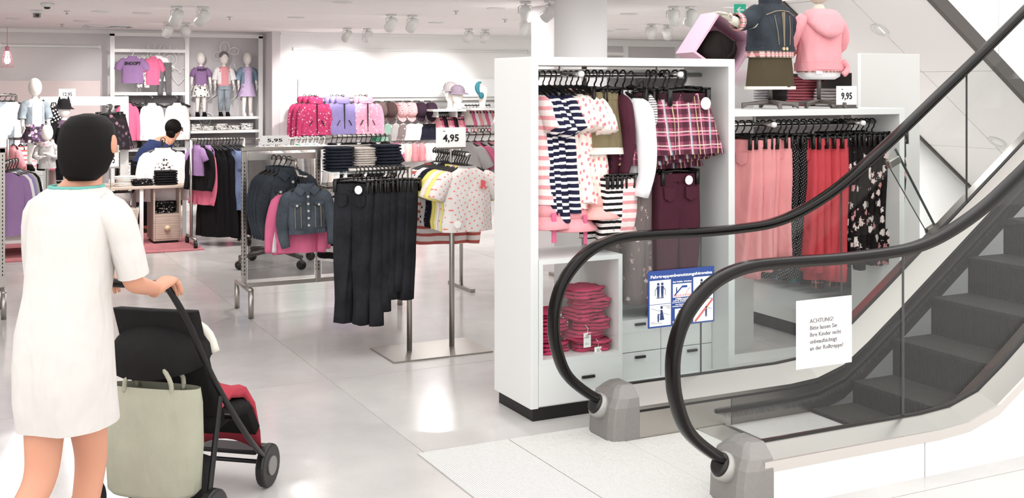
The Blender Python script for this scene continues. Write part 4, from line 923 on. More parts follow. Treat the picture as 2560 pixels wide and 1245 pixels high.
def coat(t, name, mb, m, z, loc=(0, 0), rz=0):
    o = mb.build(name, m, t, smooth=True); o.location = (loc[0], loc[1], z); o.rotation_euler[2] = rz; return o
# mannequin in the denim jacket, seen from the back
p = at_y(1928, 270, 5.85); DJX = p.x
t = thing('mannequin', 'headless-looking child mannequin in denim jacket and olive skirt, arm stretched left', 'mannequin', (p.x, 5.86, VT), .25)
t['label'] = 'child mannequin in dark denim jacket and olive skirt, one arm stretched out left'
star_base(t, .26)
torso(t, .2, MANNEQT, True, arms=([(-.15, 0, .56), (-.27, .02, .53), (-.4, .03, .57)], [(.15, 0, .55), (.2, -.03, .4), (.2, -.1, .3)]))
b = MB(); b.loft([oval(a, c, z, 24, amp=am, k=6) for z, a, c, am in ((.14, .178, .115, .04), (.24, .165, .11, .02), (.36, .15, .1, .0), (.40, .145, .098, 0))], False, False); sk_ = b.build('skirt', OLIVE, t, smooth=True)
b = MB(); b.loft([oval(a, c, z, 40, amp=.05, k=17) for z, a, c in ((.125, .182, .12), (.145, .183, .119))], False, False); b.build('lace_hem', CREAMC, sk_, smooth=True)
b = MB(); b.loft([oval(a, c, z, 24, amp=.03, k=6) for z, a, c in ((.33, .172, .115), (.40, .168, .112))], False, False); b.build('plaid_shirt_hem', PLAIDH, t, smooth=True)
b = MB(); b.loft([oval(a, c, z, 26, amp=am, k=5) for z, a, c, am in ((.385, .17, .118, .02), (.43, .168, .115, .02), (.5, .165, .11, .02), (.58, .165, .105, .01), (.635, .15, .09, 0), (.665, .1, .07, 0), (.69, .06, .055, 0))], False, False)
for A, rs in (([(-.12, 0, .615), (-.18, .005, .585), (-.25, .015, .555), (-.3, .02, .55)], [.062, .06, .055, .055]), ([(.12, 0, .615), (.17, -.005, .56), (.2, -.03, .46), (.2, -.06, .4)], [.062, .06, .055, .052])):
    q = MB(); q.tube(catmull(A, 3), [rs[min(int(i / 3), 3)] for i in range(10)], 12); b.add(q.v, q.f)
dj = b.build('denim_jacket', DEN, t, smooth=True)
STITCH = mat('denim_seam', '#94866f', .9)
MB().loft([oval(.173, .121, z, 26) for z in (.37, .4)], False, False).build('waistband', DEN, dj, smooth=True)
MB().box(-.003, .003, .1, .122, .4, .62).build('back_seam', STITCH, dj); MB().tube([(-.13, .085, .6), (-.06, .103, .625), (0, .1, .63), (.06, .103, .625), (.13, .085, .6)], .003, 5).build('yoke_seam', STITCH, dj)
for s in (-1, 1): MB().tube([(s * .07, .1, .6), (s * .06, .118, .5), (s * .05, .122, .41)], .0022, 5).build('back_seam', STITCH, dj)
b = MB(); b.loft([oval(a, c, z, 20) for z, a, c in ((.672, .075, .062), (.70, .078, .064), (.715, .07, .058))], False, False); b.build('collar', DEN, dj, smooth=True)
M = Matrix.Translation((-.315, .021, .552)) @ Matrix.Rotation(-pi / 2, 4, 'Y')
b = MB(); b.loft([[M @ Vector((r * cos(2 * pi * k / 14), r * sin(2 * pi * k / 14), z)) for k in range(14)] for r, z in ((.052, -.02), (.058, -.01), (.058, .025), (.05, .03))], False, False); b.build('turned_cuff', PLAIDH, dj, smooth=True)
mhand(t, (-.4, .03, .57), (-.9, .1, .35), MANNEQT)
t.rotation_euler[2] = .25
# turn so the jacket back faces the viewer: local +Y (the back) must look towards -Y
t.rotation_euler[2] = pi + .15; t.scale = (-1, 1, 1)
for x in (-.012, .018):
    b = disc_mb(x, .128, .385, .011, 12, .008); b.build('metal_button', mat('brass_button', '#d9c8a0', .4, .6), dj)
# mannequin in the pink hoodie, seen from the back
p = at_y(2050, 270, 5.85)
t = thing('mannequin', 'child mannequin in pale pink hooded sweater tied at the waist', 'mannequin', (p.x, 5.86, VT), pi - .1)
star_base(t, .3)
torso(t, .2, MANNEQT, True, arms=([(.15, 0, .53), (.2, -.05, .4), (.13, -.13, .36)], [(-.15, 0, .53), (-.19, -.06, .42), (-.1, -.15, .42)]))
b = MB(); b.loft([oval(a, c, z, 22, amp=.03, k=5) for z, a, c in ((.19, .1, .085), (.21, .14, .1), (.26, .15, .105), (.3, .15, .105))], True, False); b.build('white_shorts', WHITEC, t, smooth=True)
b = MB(); b.loft([oval(a, c, z, 26, amp=am, k=6) for z, a, c, am in ((.245, .168, .12, .03), (.29, .16, .118, .05), (.35, .15, .11, .03), (.42, .148, .108, .02), (.5, .155, .105, .01), (.56, .15, .095, 0), (.6, .12, .085, 0), (.63, .07, .06, 0))], False, False)
for s in (-1, 1):
    q = MB(); q.tube(catmull([(s * .11, 0, .575), (s * .175, -.01, .52), (s * .2, -.05, .42), (s * .15, -.12, .37)], 3), [.062, .06, .06, .057, .056, .055, .053, .05, .048, .046], 12); b.add(q.v, q.f)
hd = b.build('hooded_sweater', PINKC, t, smooth=True)
b = MB(); b.loft([oval(a, c, z, 20, 0, y) for z, a, c, y in ((.46, .03, .02, .125), (.5, .1, .04, .115), (.56, .14, .06, .075), (.61, .125, .085, .04), (.645, .1, .085, .02), (.655, .075, .065, .01))], True, False); b.build('hood', PINKC, hd, smooth=True)
b = MB(); b.loft([oval(.165, .125, z, 24, amp=.05, k=6) for z in (.255, .285, .3)], False, False); wt = b.build('tied_waistband', PINKC, hd, smooth=True)
MB().tube(catmull([(-.12, .1, .31), (-.15, .1, .27), (-.13, .115, .24), (-.11, .11, .22)], 4), [.02] * 13, 8).build('bow', PINKC, wt, smooth=True)
MB().box(.05, .1, .105, .112, .225, .245).build('woven_label', TAGW, hd)
b = MB(); b.loft([oval(.152, .108, z, 24, amp=.03, k=5) for z in (.235, .25)], False, False); b.build('plaid_shirt_hem', PLAIDH, t, smooth=True)
mhand(t, (.13, -.13, .36), (-.6, -.4, .3), MANNEQT, .1); mhand(t, (-.1, -.15, .42), (.6, -.4, .1), MANNEQT, .1)
price_card(2091, 215, 2141, 262, 5.70, '9,95', 'white price sign reading 9,95 beside the pink hoodie mannequin', m=TAGW)
q = at_y(2116, 262, 5.7); tt = thing('card_holder', 'flat dark metal holder under the 9,95 sign on the lower unit', 'sign holder', (q.x, 5.72, VT)); MB().box(-.09, .09, -.03, .03, 0, .008).build('foot', DARKMETAL, tt); MB().box(-.08, .08, -.026, -.016, .008, max(.012, q.z - VT)).build('slot', DARKMETAL, tt)
# tilted pink display cube with the dark cushion
pc = at_d(1790, 90, 7.75)
t = thing('display_cube', 'pale pink open display cube standing tilted on its edge above the tall unit', 'display cube', (pc.x, pc.y, 2.055), 0)
PKB = mat('pink_lacquer', '#eabfd2', .5); PKI = mat('pink_inside', '#d79ab8', .6); S = .165; TI = Matrix.Rotation(radians(-14), 4, 'Z') @ Matrix.Rotation(radians(34), 4, 'Y') @ Matrix.Rotation(radians(0), 4, 'X')
for nm, a in (('cube_side', (-S, -S + .015, -S, S, -S, S)), ('cube_side', (S - .015, S, -S, S, -S, S)), ('cube_top', (-S + .015, S - .015, -S, S, S - .015, S)), ('cube_base', (-S + .015, S - .015, -S, S, -S, -S + .015)), ('cube_back', (-S + .015, S - .015, S - .015, S, -S + .015, S - .015))):
    MB().box(*a, M=TI).build(nm, PKB, t)
c = MB(); c.ellipsoid((0, 0, 0), .12, .1, .11, 18, 12); 
c.v = [tuple(TI @ Vector((math.copysign(abs(v[0] / .12) ** .6 * .12, v[0]) + .01, math.copysign(abs(v[1] / .1) ** .7 * .1, v[1]) - .02, math.copysign(abs(v[2] / .11) ** .6 * .11, v[2]) - .02))) for v in c.v]
o = c.build('cushion', cloth('charcoal_canvas', '#2e2927', .2), None, smooth=True, loc=(pc.x, pc.y, 2.055)); tag(o, 'charcoal fabric cushion with a loop inside the tilted pink cube', 'cushion')
MB().tube([TI @ Vector(q) for q in ((.05, -.13, .07), (.075, -.15, 0), (.06, -.15, -.06))], .01, 8).build('loop', cloth('charcoal_canvas', '#2e2927', .2), o, smooth=True)
w_ = thing('pegboard_stand', 'white perforated wedge stand holding up the tilted pink cube', 'stand', (pc.x + .02, pc.y, UT - .25)); MB().prism([(-.12, -UT + .25), (.22, -UT + .25), (.22, .2), (.0, .02), (-.12, .08)], -.1, .1).build('wedge', WHITE, w_)
# ================================================================ steel two-post stand with dark trousers and dotted T-shirts
st = thing('garment_stand', 'steel two-post garment stand on a flat plate with dark trousers and T-shirts', 'clothes rack', (2.9, 7.13, 0))
bx('base_plate', 2.59, 3.3, 6.9, 7.36, 0, .01, STEEL, st, .003)
SX1, SX2, SYY = 2.80, 3.11, 7.16
za = at_d(1022, 420, 7.66).z; zb = at_x(1128, 382, SX2).z; xe = at_y(872, 425, SYY).x
tb('post', [(SX1, SYY, .01), (SX1, SYY, za)], .018, STEEL, st, 14); tb('post', [(SX2, SYY, .01), (SX2, SYY, at_x(1128, 368, SX2).z)], .018, STEEL, st, 14)
tb('arm', [(SX1, SYY, za), (xe, SYY, za)], .015, STEEL, st, 12)
ya, yb = at_x(1172, 388, SX2).y, at_x(1088, 376, SX2).y
tb('arm', [(SX2, ya, zb), (SX2, yb, zb)], .015, STEEL, st, 12)
T_JEAN = [trouser_tpl(s, .25, .84, DENB, gather=.08, d=.042, tagsz=(.026 if s == 81 else 0)) for s in (81, 82, 83)]
n = 13; r_j = random.Random(5)
for i in range(n):
    x = xe + .035 + i * (SX1 - .05 - xe - .035) / (n - 1)
    hang(T_JEAN[0] if i == 0 else T_JEAN[1 + i % 2], (x, SYY, za), -pi / 2 + (.95 if i == 0 else .55 + .03 * (i % 3)), 'black denim trousers on the steel stand, %s from the left' % ORD[i], 'trousers', 'black denim trousers', None, 'black clip hanger holding black denim trousers', wob(r_j, .035), 1.05).scale = (r_j.uniform(.88, 1.05), 1.1, (1.06 if i < 6 else .9) * r_j.uniform(.95, 1.05))
t0 = Tpl('t_shirt', shirt_mb(.34, .42, .04, 'short', seed=3, sl=.12, flare=.1), TEED).part('neckband', ringband(.135, .031, -.083, -.07, 16, 0), GREYC).part('size_tag', disc_mb(-.1, -.062, -.44, .024), TAGW, False, 'round white size tag')
cols = [(TEED, 'grey T-shirt with coral dots and a letter R'), (YELL, 'yellow T-shirt behind the dotted one'), (TEED, 'grey T-shirt with coral dots behind the yellow one'), (CREAMC, 'cream T-shirt on the steel stand'), (YELL, 'second yellow T-shirt on the steel stand'), (YELL, 'third yellow T-shirt on the steel stand'),
        (NAVYC, 'navy T-shirt behind the yellow ones'), (NAVYC, 'navy T-shirt, rear one of the pair'), (POLKA, 'black spotted T-shirt on the steel stand'), (WHITEC, 'white T-shirt near the back of the steel stand'), (dots('white_black_dots', '#f1eeec', '#2a2727', 20, .17, .3), 'white T-shirt with black dots'), (REDS, 'red and white striped top, front one of three'), (REDS, 'red and white striped top, middle one of three'), (REDS, 'red and white striped top, rear one of three')]
for i, (m, lb) in enumerate(cols):
    y = ya + .03 + i * (yb - ya - .05) / (len(cols) - 1)
    o = hang(T_LONG if 'striped' in lb else (t0 if i == 0 else T_TEE), (SX2, y, zb), .05 * (-1) ** i + (-.25 if i > 10 else 0), lb, 'T-shirt', 'T-shirts on the steel stand', m, 'black hanger on the rear arm of the steel stand', 0, 1.02 if i < 11 else 1.2)
    if i == 0:
        lettering('R', .07, mat('coral_letter', '#dd5c60', .7), o, (.07, -.058, -.215), bold=.004, name='letter_patch'); 
price_card(1090, 318, 1164, 369, 7.0, '4,95', 'white price sign reading 4,95 above the T-shirt stand', .1)
# grey and pink tees on the next rack, half hidden by the tall unit
nr = thing('clothes_rack', 'low steel rack half hidden behind the left side of the tall unit', 'clothes rack', (4.1, 9.2, 0))
p = at_y(1140, 335, 9.2); p2 = at_y(1300, 335, 9.2)
tb('rail', [(p.x, 9.2, p.z), (p2.x + .5, 9.2, p.z)], .015, STEEL, nr)
for x in (p.x + .05, p2.x + .45):
    tb('post', [(x, 9.2, 0.02), (x, 9.2, p.z)], .016, STEEL, nr); bx('foot', x - .02, x + .02, 8.95, 9.45, 0, .03, STEEL, nr)
for i in range(7):
    m = [GREYC, ROSE, GREYC, PINKC, GREYC, WHITEC, CREAMC][i]
    hang(T_TEE, (p.x + .1 + i * .07, 9.18, p.z), -pi / 2 + .5, ['grey', 'rose', 'grey', 'pink', 'grey', 'white', 'cream'][i] + ' raglan T-shirt on half-hidden rack, %s from the left' % ORD[i], 'T-shirt', 'raglan T-shirts', m, 'black hanger on the half-hidden rack')
# ================================================================ slotted steel rack with glass panel and denim jackets
RX0, RYY = 2.11, 8.95
RX1 = at_y(975, 368, RYY).x; RM = at_y(795, 500, RYY).x; RT = at_y(610, 369, RYY).z; RB = at_y(620, 712, RYY).z
rk = thing('gondola_rack', 'slotted steel rack with glass panel, denim jackets and stacked jeans', 'clothes rack', ((RX0 + RX1) / 2, RYY, 0))
bx('top_bar', RX0 - .02, RX1 + .02, RYY - .02, RYY + .02, RT - .03, RT, STEEL, rk, .004); bx('bottom_bar', RX0, RX1, RYY - .015, RYY + .015, RB - .02, RB + .015, STEEL, rk, .003)
for x in (RX0, RM, RX1):
    bx('post', x - .018, x + .018, RYY - .02, RYY + .02, RB - .02, RT - .03, STEEL, rk, .003)
    b = MB(); z = RB + .08
    while z < RT - .1: b.box(x - .0195 - rk.location.x, x - .017 - rk.location.x, -.006, .006, z, z + .016); b.box(x - .004 - rk.location.x, x + .004 - rk.location.x, -.0215, -.019, z, z + .016); z += .03
    b.build('post_slots', BLACK, rk)
for x in (RX0, RX1):
    tb('foot_bar', [(x, 8.72, .215), (x, 9.18, .215)], .022, STEEL, rk)
    for y in (8.72, 9.18): tb('leg', [(x, y, .215), (x, y, 0)], .021, STEEL, rk)
GLASSD = glass_mat('smoky_glass', (.62, .62, .62, 1))
bx('glass_panel', RX0 + .03, RM - .03, RYY - .004, RYY + .004, RB + .04, RT - .1, GLASSD, rk); bx('glass_panel', RM + .03, RX1 - .03, RYY - .004, RYY + .004, RB + .04, RT - .3, GLASSD, rk)
bx('label_rail', RX0 + .03, RM - .03, RYY - .03, RYY - .02, RT - .1, RT - .05, ALU, rk)
jx = at_y(722, 420, 8.7).x
tb('prong', [(jx, RYY - .02, RT - .08), (jx, 8.5, RT - .08), (jx, 8.5, RT - .15)], .013, STEEL, rk)
bx('shelf', RM + .03, RX1 + .15, RYY - .32, RYY + .15, 1.085, 1.1, glass_mat('shelf_glass', (.86, .9, .89, 1)), rk)
tb('rail', [(RM + .02, RYY - .16, .975), (RX1 - .02, RYY - .16, .975)], .012, STEEL, rk)
for x in (RM + .02, RX1 - .02): tb('rail_arm', [(x, RYY - .02, .975), (x, RYY - .16, .975)], .01, STEEL, rk)
for i in range(4):
    hang(T_DJ, (jx - .02 - .02 * i, 8.62 + i * .075, RT - .08), .1 + .12 * i, 'dark denim jacket on the rack prong, %s behind the front jacket' % ORD[i], 'jacket', 'dark denim jackets', None, 'black hanger holding a dark denim jacket', 0, 1.12)
for i in range(4):
    hang(T_LONG, (jx + .02 + .01 * i, 8.5 + .028 * i, RT - .235), .12 * i, ['rose', 'rose', 'white lace', 'rose'][i] + ' long-sleeved top under the front denim jacket, %s from the front' % ORD[i], 'top', 'rose tops under the denim jacket', [ROSE, ROSE, WHITEC, ROSE][i], 'black hanger holding a rose top', .04 * (-1) ** i, 1.02)
hang(T_DJ, (jx + .05, 8.42, RT - .2), -.06, 'faded denim jacket with metal buttons at the front of the rack', 'jacket', None, denim('worn_denim', '#3f464d'), 'black hanger holding the front denim jacket', -.03, .98)
# the hanging arm the front jacket uses
tb('prong', [(jx, 8.5, RT - .15), (jx + .02, 8.5, RT - .2), (jx + .05, 8.38, RT - .2)], .01, STEEL, rk)
def stack_at(px, py, Y, z, n, m, lb, gr, sc=(1, 1, 1), rz=0, seed=0, meshes=FOLDS, dz=.045, name='folded_garment', cat='folded clothes'):
    p = at_y(px, py, Y); fold_stack(name, (p.x, Y, z), n, m, lb, gr, rz, dz, meshes, sc, cat, seed)
JEANF = denim('stacked_jeans', '#1f242e')
stack_at(848, 425, 8.8, 1.101, 4, JEANF, 'folded dark jeans on the glass shelf, left pile', 'folded jeans on the rack', (.85, 1, 1.1), 0, 1, name='folded_jeans', cat='jeans'); stack_at(908, 425, 8.85, 1.101, 5, CREAMC, 'folded cream trousers between the jeans piles', 'folded cream trousers', (.78, 1, .82), 0, 2, cat='trousers', name='folded_trousers'); stack_at(968, 425, 8.8, 1.101, 4, JEANF, 'folded dark jeans on the glass shelf, right pile', 'folded jeans on the rack', (.85, 1, 1.15), .2, 3, name='folded_jeans', cat='jeans')
T_BW = Tpl('dress', shirt_mb(.26, .46, .045, None, flare=.4, seed=91), BWBLOCK)
for i in range(7):
    hang(T_BW, (RM + .1 + i * .075, RYY - .16, .975), -pi / 2 + .5, 'block striped dress on the low rail, %s from the left' % ORD[i], 'dress', 'block striped dresses', None, 'black hanger on the low rail of the slotted rack', 0, 1.1)
price_card(652, 338, 722, 362, RYY, '5,95', 'white price sign reading 5,95 on top of the slotted rack', .0)
# ---------------------------------------------------------------- rolling rack seen through the glass panel
g = ground(690, 662)
ro = thing('rolling_rack', 'steel rolling rack on a four-armed caster base behind the glass panel', 'clothes rack', (g.x, g.y, 0))
tb('pole', [(g.x, g.y, .14), (g.x, g.y, 1.25)], .02, STEEL, ro)
for k in range(4):
    a = k * pi / 2 + .35; e = Vector((g.x + .42 * cos(a), g.y + .42 * sin(a), .12)); tb('base_arm', [(g.x, g.y, .16), e], .024, DARKMETAL, ro)
    tb('caster_stem', [e, e - Vector((0, 0, .05))], .012, DARKMETAL, ro); MB().tube([e - Vector(ro.location) + Vector((0, -.02, -.075)), e - Vector(ro.location) + Vector((0, .02, -.075))], .045, 14).build('caster_wheel', BLACK, ro, smooth=True)
tb('rail', [(g.x - .2, g.y, 1.25), (g.x + .55, g.y, 1.25)], .014, STEEL, ro)
for i in range(12):
    hang(T_LONG, (g.x - .17 + i * .06, g.y, 1.25), -pi / 2 + .4, 'pale top on the rolling rack behind glass, %s from the left' % ORD[i], 'top', 'pale tops on the rolling rack', [GREYC, CREAMC, WHITEC][i % 3], 'white hanger on the rolling rack')
# ---------------------------------------------------------------- plain racks further back
def plain_rack(name, label, pxa, pxb, py, Y, items, hgr, post=True, rz=-pi / 2 + .4, casters=True, double=False):
    a, b = at_y(pxa, py, Y), at_y(pxb, py, Y); z = (a.z + b.z) / 2
    t = thing(name, label, 'clothes rack', ((a.x + b.x) / 2, Y, 0))
    tb('rail', [(a.x, Y, z), (b.x, Y, z)], .016, STEEL, t)
    for x in (a.x, b.x):
        tb('post', [(x, Y, .1), (x, Y, z)], .016, STEEL, t); tb('foot', [(x, Y - .25, .1), (x, Y + .25, .1)], .016, STEEL, t)
        for s in (-1, 1): MB().tube([(x - t.location.x - .015, s * .24, .045), (x - t.location.x + .015, s * .24, .045)], .045, 12).build('caster_wheel', BLACK, t, smooth=True); tb('caster_stem', [(x, Y + s * .24, .05), (x, Y + s * .24, .1)], .01, STEEL, t)
    n = len(items); r = random.Random(len(label))
    for i, (tp, m, lb, cat, gr, sc) in enumerate(items):
        x = a.x + .06 + (b.x - a.x - .12) * (i / max(1, n - 1)); o = hang(tp, (x, Y, z), rz + wob(r, .12), lb, cat, gr, m, hgr, 0, 1)
        o.scale = sc if isinstance(sc, tuple) else (sc,) * 3
    return t
T_SLV = Tpl('dress', shirt_mb(.3, .62, .05, None, flare=.35, seed=101), BLACKC)
items = [(T_TEE, PURP, 'purple top at the left end of the black clothes rack', 'top', None, .8), (T_LONG, BLACKC, 'black sweatshirt next to the purple top', 'top', None, 1.05), (T_LONG, cloth('coral_pink', '#d9708a', .12), 'coral pink sweatshirt on the black clothes rack', 'top', None, (.95, 1, 1.35)), (T_SLV, PURP, 'purple dress behind the black ones', 'dress', None, (1, 1, .8))]
items += [(T_SLV, BLACKC, 'long black dress on the dark rack, %s from the left' % ORD[i], 'dress', 'long black dresses', (1.1, 1, 1.55)) for i in range(6)]
items += [(T_DRESS2, BLUED, 'blue chambray shirt dress, %s from the left' % ORD[i], 'dress', 'chambray dresses', (1.0, 1, 1.2)) for i in range(3)] + [(T_SLV, BLACKC, 'black dress at the right end behind the slotted post', 'dress', None, (1, 1, 1.6))]
plain_rack('clothes_rack', 'rolling rack of long black dresses left of the slotted rack', 478, 610, 348, 12.9, items, 'black hanger on the rack of long black dresses')
items = [(T_TEE, [BLACKC, BWPRT, BLACKC, DAISY][i % 4], ['black', 'black and white printed', 'plain black', 'black daisy'][i % 4] + ' top behind the stacked jeans, %s from the left' % ORD[i], 'top', 'dark tops on the rear rack', 1) for i in range(12)]
plain_rack('clothes_rack', 'steel rack of dark tops behind the stacked jeans', 815, 975, 340, 11.6, items, 'black hanger on the rear rack above the jeans')
items = [(T_TEE, [GREENC, WHITEC, TEALC, WHITEC][i % 4], ['green', 'white', 'teal', 'plain white'][i % 4] + ' top under the rain jackets, %s from the left' % ORD[i], 'top', 'tops under the rain jackets', 1) for i in range(10)]
plain_rack('clothes_rack', 'steel rack of pale tops under the rain jackets', 730, 800, 345, 13.8, items[:6], 'white hanger under the rain jackets')
# slotted rack cut by the left edge of the picture
g = ground(6, 785)
lr = thing('gondola_rack', 'slotted steel rack cut off by the left edge of the picture', 'clothes rack', (g.x - .6, g.y, 0))
zt = at_d(5, 365, 9.3).z
for x in (g.x, g.x - 1.2):
    bx('post', x - .018, x + .018, g.y - .02, g.y + .02, .2, zt, STEEL, lr); tb('foot_bar', [(x, g.y - .23, .2), (x, g.y + .23, .2)], .02, STEEL, lr)
    for s in (-1, 1): tb('leg', [(x, g.y + s * .23, .2), (x, g.y + s * .23, 0)], .02, STEEL, lr)
    b = MB(); z = .3
    while z < zt - .05: b.box(x - lr.location.x + .017, x - lr.location.x + .0195, -.006, .006, z, z + .016); b.box(x - lr.location.x - .004, x - lr.location.x + .004, -.0215, -.019, z, z + .016); z += .03
    b.build('post_slots', BLACK, lr)
bx('top_bar', g.x - 1.2, g.x + .02, g.y - .02, g.y + .02, zt - .03, zt, STEEL, lr)
tb('prong', [(g.x - .1, g.y + .02, zt - .1), (g.x - .1, g.y + .5, zt - .1)], .012, STEEL, lr); tb('prong', [(g.x + .0, g.y + .02, zt - .12), (g.x + .12, g.y + .42, zt - .12)], .012, STEEL, lr)
for i in range(5):
    hang(T_CARD, (g.x + .02 + .025 * i, g.y + .1 + i * .07, zt - .12), .5, ['purple', 'white', 'violet', 'grey', 'black'][i] + ' cardigan on the rack at the left picture edge', 'cardigan', 'cardigans at the left edge', [PURP, WHITEC, LILAC, GREYC, BLACKC][i], 'black hanger on the rack at the left picture edge', 0, 1.0)
# ================================================================ back wall bays with doodles (left) ...
YB = YL - .35          # front of the shelves
def zat(px, py, Y): return at_y(px, py, Y).z
bw = thing('outfit_shelving', 'white post and shelf wall frame with hung outfits and three mannequins', 'shelving', (at_y(468, 300, YB).x, YB + .2, 0))
PX = [at_y(q, 300, YB).x for q in (281, 468, 652)]
for x in PX: bx('post', x - .03, x + .03, YB, YB + .04, 0, 2.5, WHITE, bw)
bx('top_beam', PX[0] - .03, PX[2] + .03, YB, YB + .05, 2.47, 2.52, WHITE, bw)
Z = lambda py: zat(400, py, YB)
for py in (126, 233, 334, 372): bx('shelf', PX[0] + .03, PX[1] - .03, YB, YL - .02 if py > 200 else YB + .05, Z(py) - .03, Z(py) + .015, WHITE, bw)
for py in (294, 328): bx('shelf', PX[1] + .03, PX[2] - .03, YB, YL - .02, zat(560, py, YB) - .025, zat(560, py, YB) + .015, WHITE, bw)
bx('plinth', PX[0], PX[2], YB - .1, YL - .02, 0, .07, WHITE, bw)
bx('back_panel', PX[0], PX[1], YL - .03, YL - .01, .07, Z(235), mat('bay_grey2', '#a9a4a5', .8), bw); bx('back_panel', PX[1] + .01, PX[2], YL - .03, YL - .01, .07, zat(560, 300, YB), mat('bay_grey2', '#a9a4a5', .8), bw)
zr = Z(392); tb('rail', [(PX[0], YB + .12, zr), (PX[1], YB + .12, zr)], .014, STEEL, bw)
zr2 = zat(560, 347, YB + .1); tb('rail', [(PX[1], YB - .03, zr2), (PX[2], YB - .03, zr2)], .014, STEEL, bw)
r_ = random.Random(4)
for i in range(9): hang(T_LEG[i % 2], (PX[0] + .12 + i * .1, YB + .12, zr), wob(r_, .3) - pi / 2 + .3, 'printed leggings low on the doodle wall, %s from the left' % ORD[i], 'leggings', 'leggings low on the doodle wall', [DAISY, BWPRT, BLACKC][i % 3], 'black hanger low on the doodle wall', 0, .85)
for i in range(7): hang(T_TEE if i < 3 else T_LONG, (PX[1] + .08 + i * .1, YB - .03, zr2), -pi / 2 + .4, ['lilac top', 'spotted top', 'spotted shirt', 'black sweater', 'coral sweater', 'black jacket', 'black cardigan'][i] + ' on the rail under the three mannequins', 'top', None, [PURP, DAISY, BWPRT, BLACKC, ROSE, BLACKC, BLACKC][i], 'black hanger under the three mannequins', 0, 1.1)
# outfits on the top beam: bodice-flat on white hangers
zt = Z(126) - .02; yo = YB + .02
def outfit(px, tp, m, label, cat, dz=0, sc=1, rz=0, h=HANGW, dy=0, gr=None, hl=None):
    x = at_y(px, 150, yo).x; tp2 = tp
    o = hang(tp, (x, yo + dy, zt + dz), rz, label, cat, gr, m, None, 0, sc if not isinstance(sc, tuple) else 1)
    if isinstance(sc, tuple): o.scale = sc
    if hl:
        q = mk('hanger', h, None, (x, yo + dy, zt + dz), rz); tag(q, hl, 'hanger')
    return o
o = outfit(330, T_TEE, PURP, 'purple T-shirt with dark lettering hung high on the wall', 'T-shirt', sc=(.85, .85, .9), hl='white hanger of the purple lettered T-shirt', dy=-.04)
lettering('SNOOPY', .07, INK, o, (-.13, -.058, -.21), bold=.003, fit=.26)
outfit(358, T_PANT[0], BWPRT, 'black and white printed leggings beside the purple T-shirt', 'leggings', -.08, (.8, .8, .52), hl='white hanger of the printed leggings', h=HANGW)
outfit(382, T_TEE, ROSE, 'pink T-shirt under the white cardigan high on the wall', 'T-shirt', 0, (.6, .8, .95), dy=-.02)
outfit(395, T_CARD, WHITEC, 'open white cardigan over the pink T-shirt high on the wall', 'cardigan', 0, (.75, .8, .72), dy=.02, hl='white hanger of the white cardigan')
outfit(411, T_PANT[1], cloth('grey_denim', '#6d6a6c', .15), 'grey trousers hanging right of the white cardigan', 'trousers', -.1, (.75, .8, .62), hl='white hanger of the grey trousers')
# prong garments at the middle level
zp = Z(243)
for k, (px, items) in enumerate(((314, [(T_LONG, ROSE, 'pink jacket'), (T_LONG, BLACKC, 'black top'), (T_LONG, BWS, 'striped top')]), (375, [(T_LONG, WHITEC, 'white sweatshirt'), (T_LONG, DAISY, 'black printed top'), (T_LONG, WHITEC, 'plain white top')]), (437, [(T_LONG, floral('pale_print', '#f0ede8', ['#efe29a', '#e3d9cf', '#f2d3d6'], 12, .4), 'white top with pale yellow print'), (T_LONG, BWPRT, 'black and white top'), (T_LONG, BLACKC, 'black sweatshirt')]))):
    x = at_y(px, 240, YB).x; tb('prong', [(x, YL - .04, zp + .03), (x, YB - .2, zp)], .012, STEEL, bw)
    for i, (tp, m, lb) in enumerate(items): hang(tp, (x + .03 * i * (-1) ** k, YB - .16 + i * .09, zp), .08 * i * (-1) ** k, lb + ' on the %s wall prong' % ['left', 'middle', 'right'][k] + (', at the front' if i == 0 else ', behind another'), 'top', None, m, 'black hanger on the %s wall prong' % ['left', 'middle', 'right'][k], 0, 1.12).scale = (.74, .9, 1.12)
for i, px in enumerate((487, 519, 551, 583, 616)): stack_at(px, 325, YB + .16, zat(560, 328, YB) + .016, 3 - (i % 2), BWPRT, 'folded white printed top under mannequins, %s pile' % ORD[i], 'folded printed tops', (.8, .9, 1), 0, i, FOLDT, .03)
for i, (px, py) in enumerate(((325, 371), (372, 371), (430, 371))): stack_at(px, py, YB + .16, Z(372) + .016, 3, BWPRT if i else CREAMC, 'folded light top low on the wall, %s pile' % ORD[i], 'folded tops on the low wall shelf', (.85, .9, 1), 0, i + 3, FOLDT, .03)
def boot(x, y, z, rz, label, m=BLACKC, sc=1):
    t = thing('ankle_boot', label, 'boot', (x, y, z), rz, 'boots')
    b = MB(); b.loft([oval(a, c, zz, 14, 0, yy) for zz, a, c, yy in ((.015, .036, .1, -.02), (.05, .035, .09, -.01), (.075, .034, .06, .02), (.12, .036, .045, .035), (.15, .037, .045, .035))], True, False); b.build('boot_upper', m, t, smooth=True)
    MB().loft([oval(.039, .104, zz, 14, 0, -.02) for zz in (0, .015)]).build('boot_sole', BLACK, t); t.scale = (sc,) * 3
for px, lb in ((486, 'black ankle boot, first from the left on the wall plinth'), (505, 'black ankle boot, second from the left on the wall plinth'), (524, 'black ankle boot, third from the left on the wall plinth'), (538, 'black ankle boot, fourth from the left on the wall plinth')):
    p = at_y(px, 510, YB); boot(p.x, YB + .02, .071, .45, lb, sc=.95)
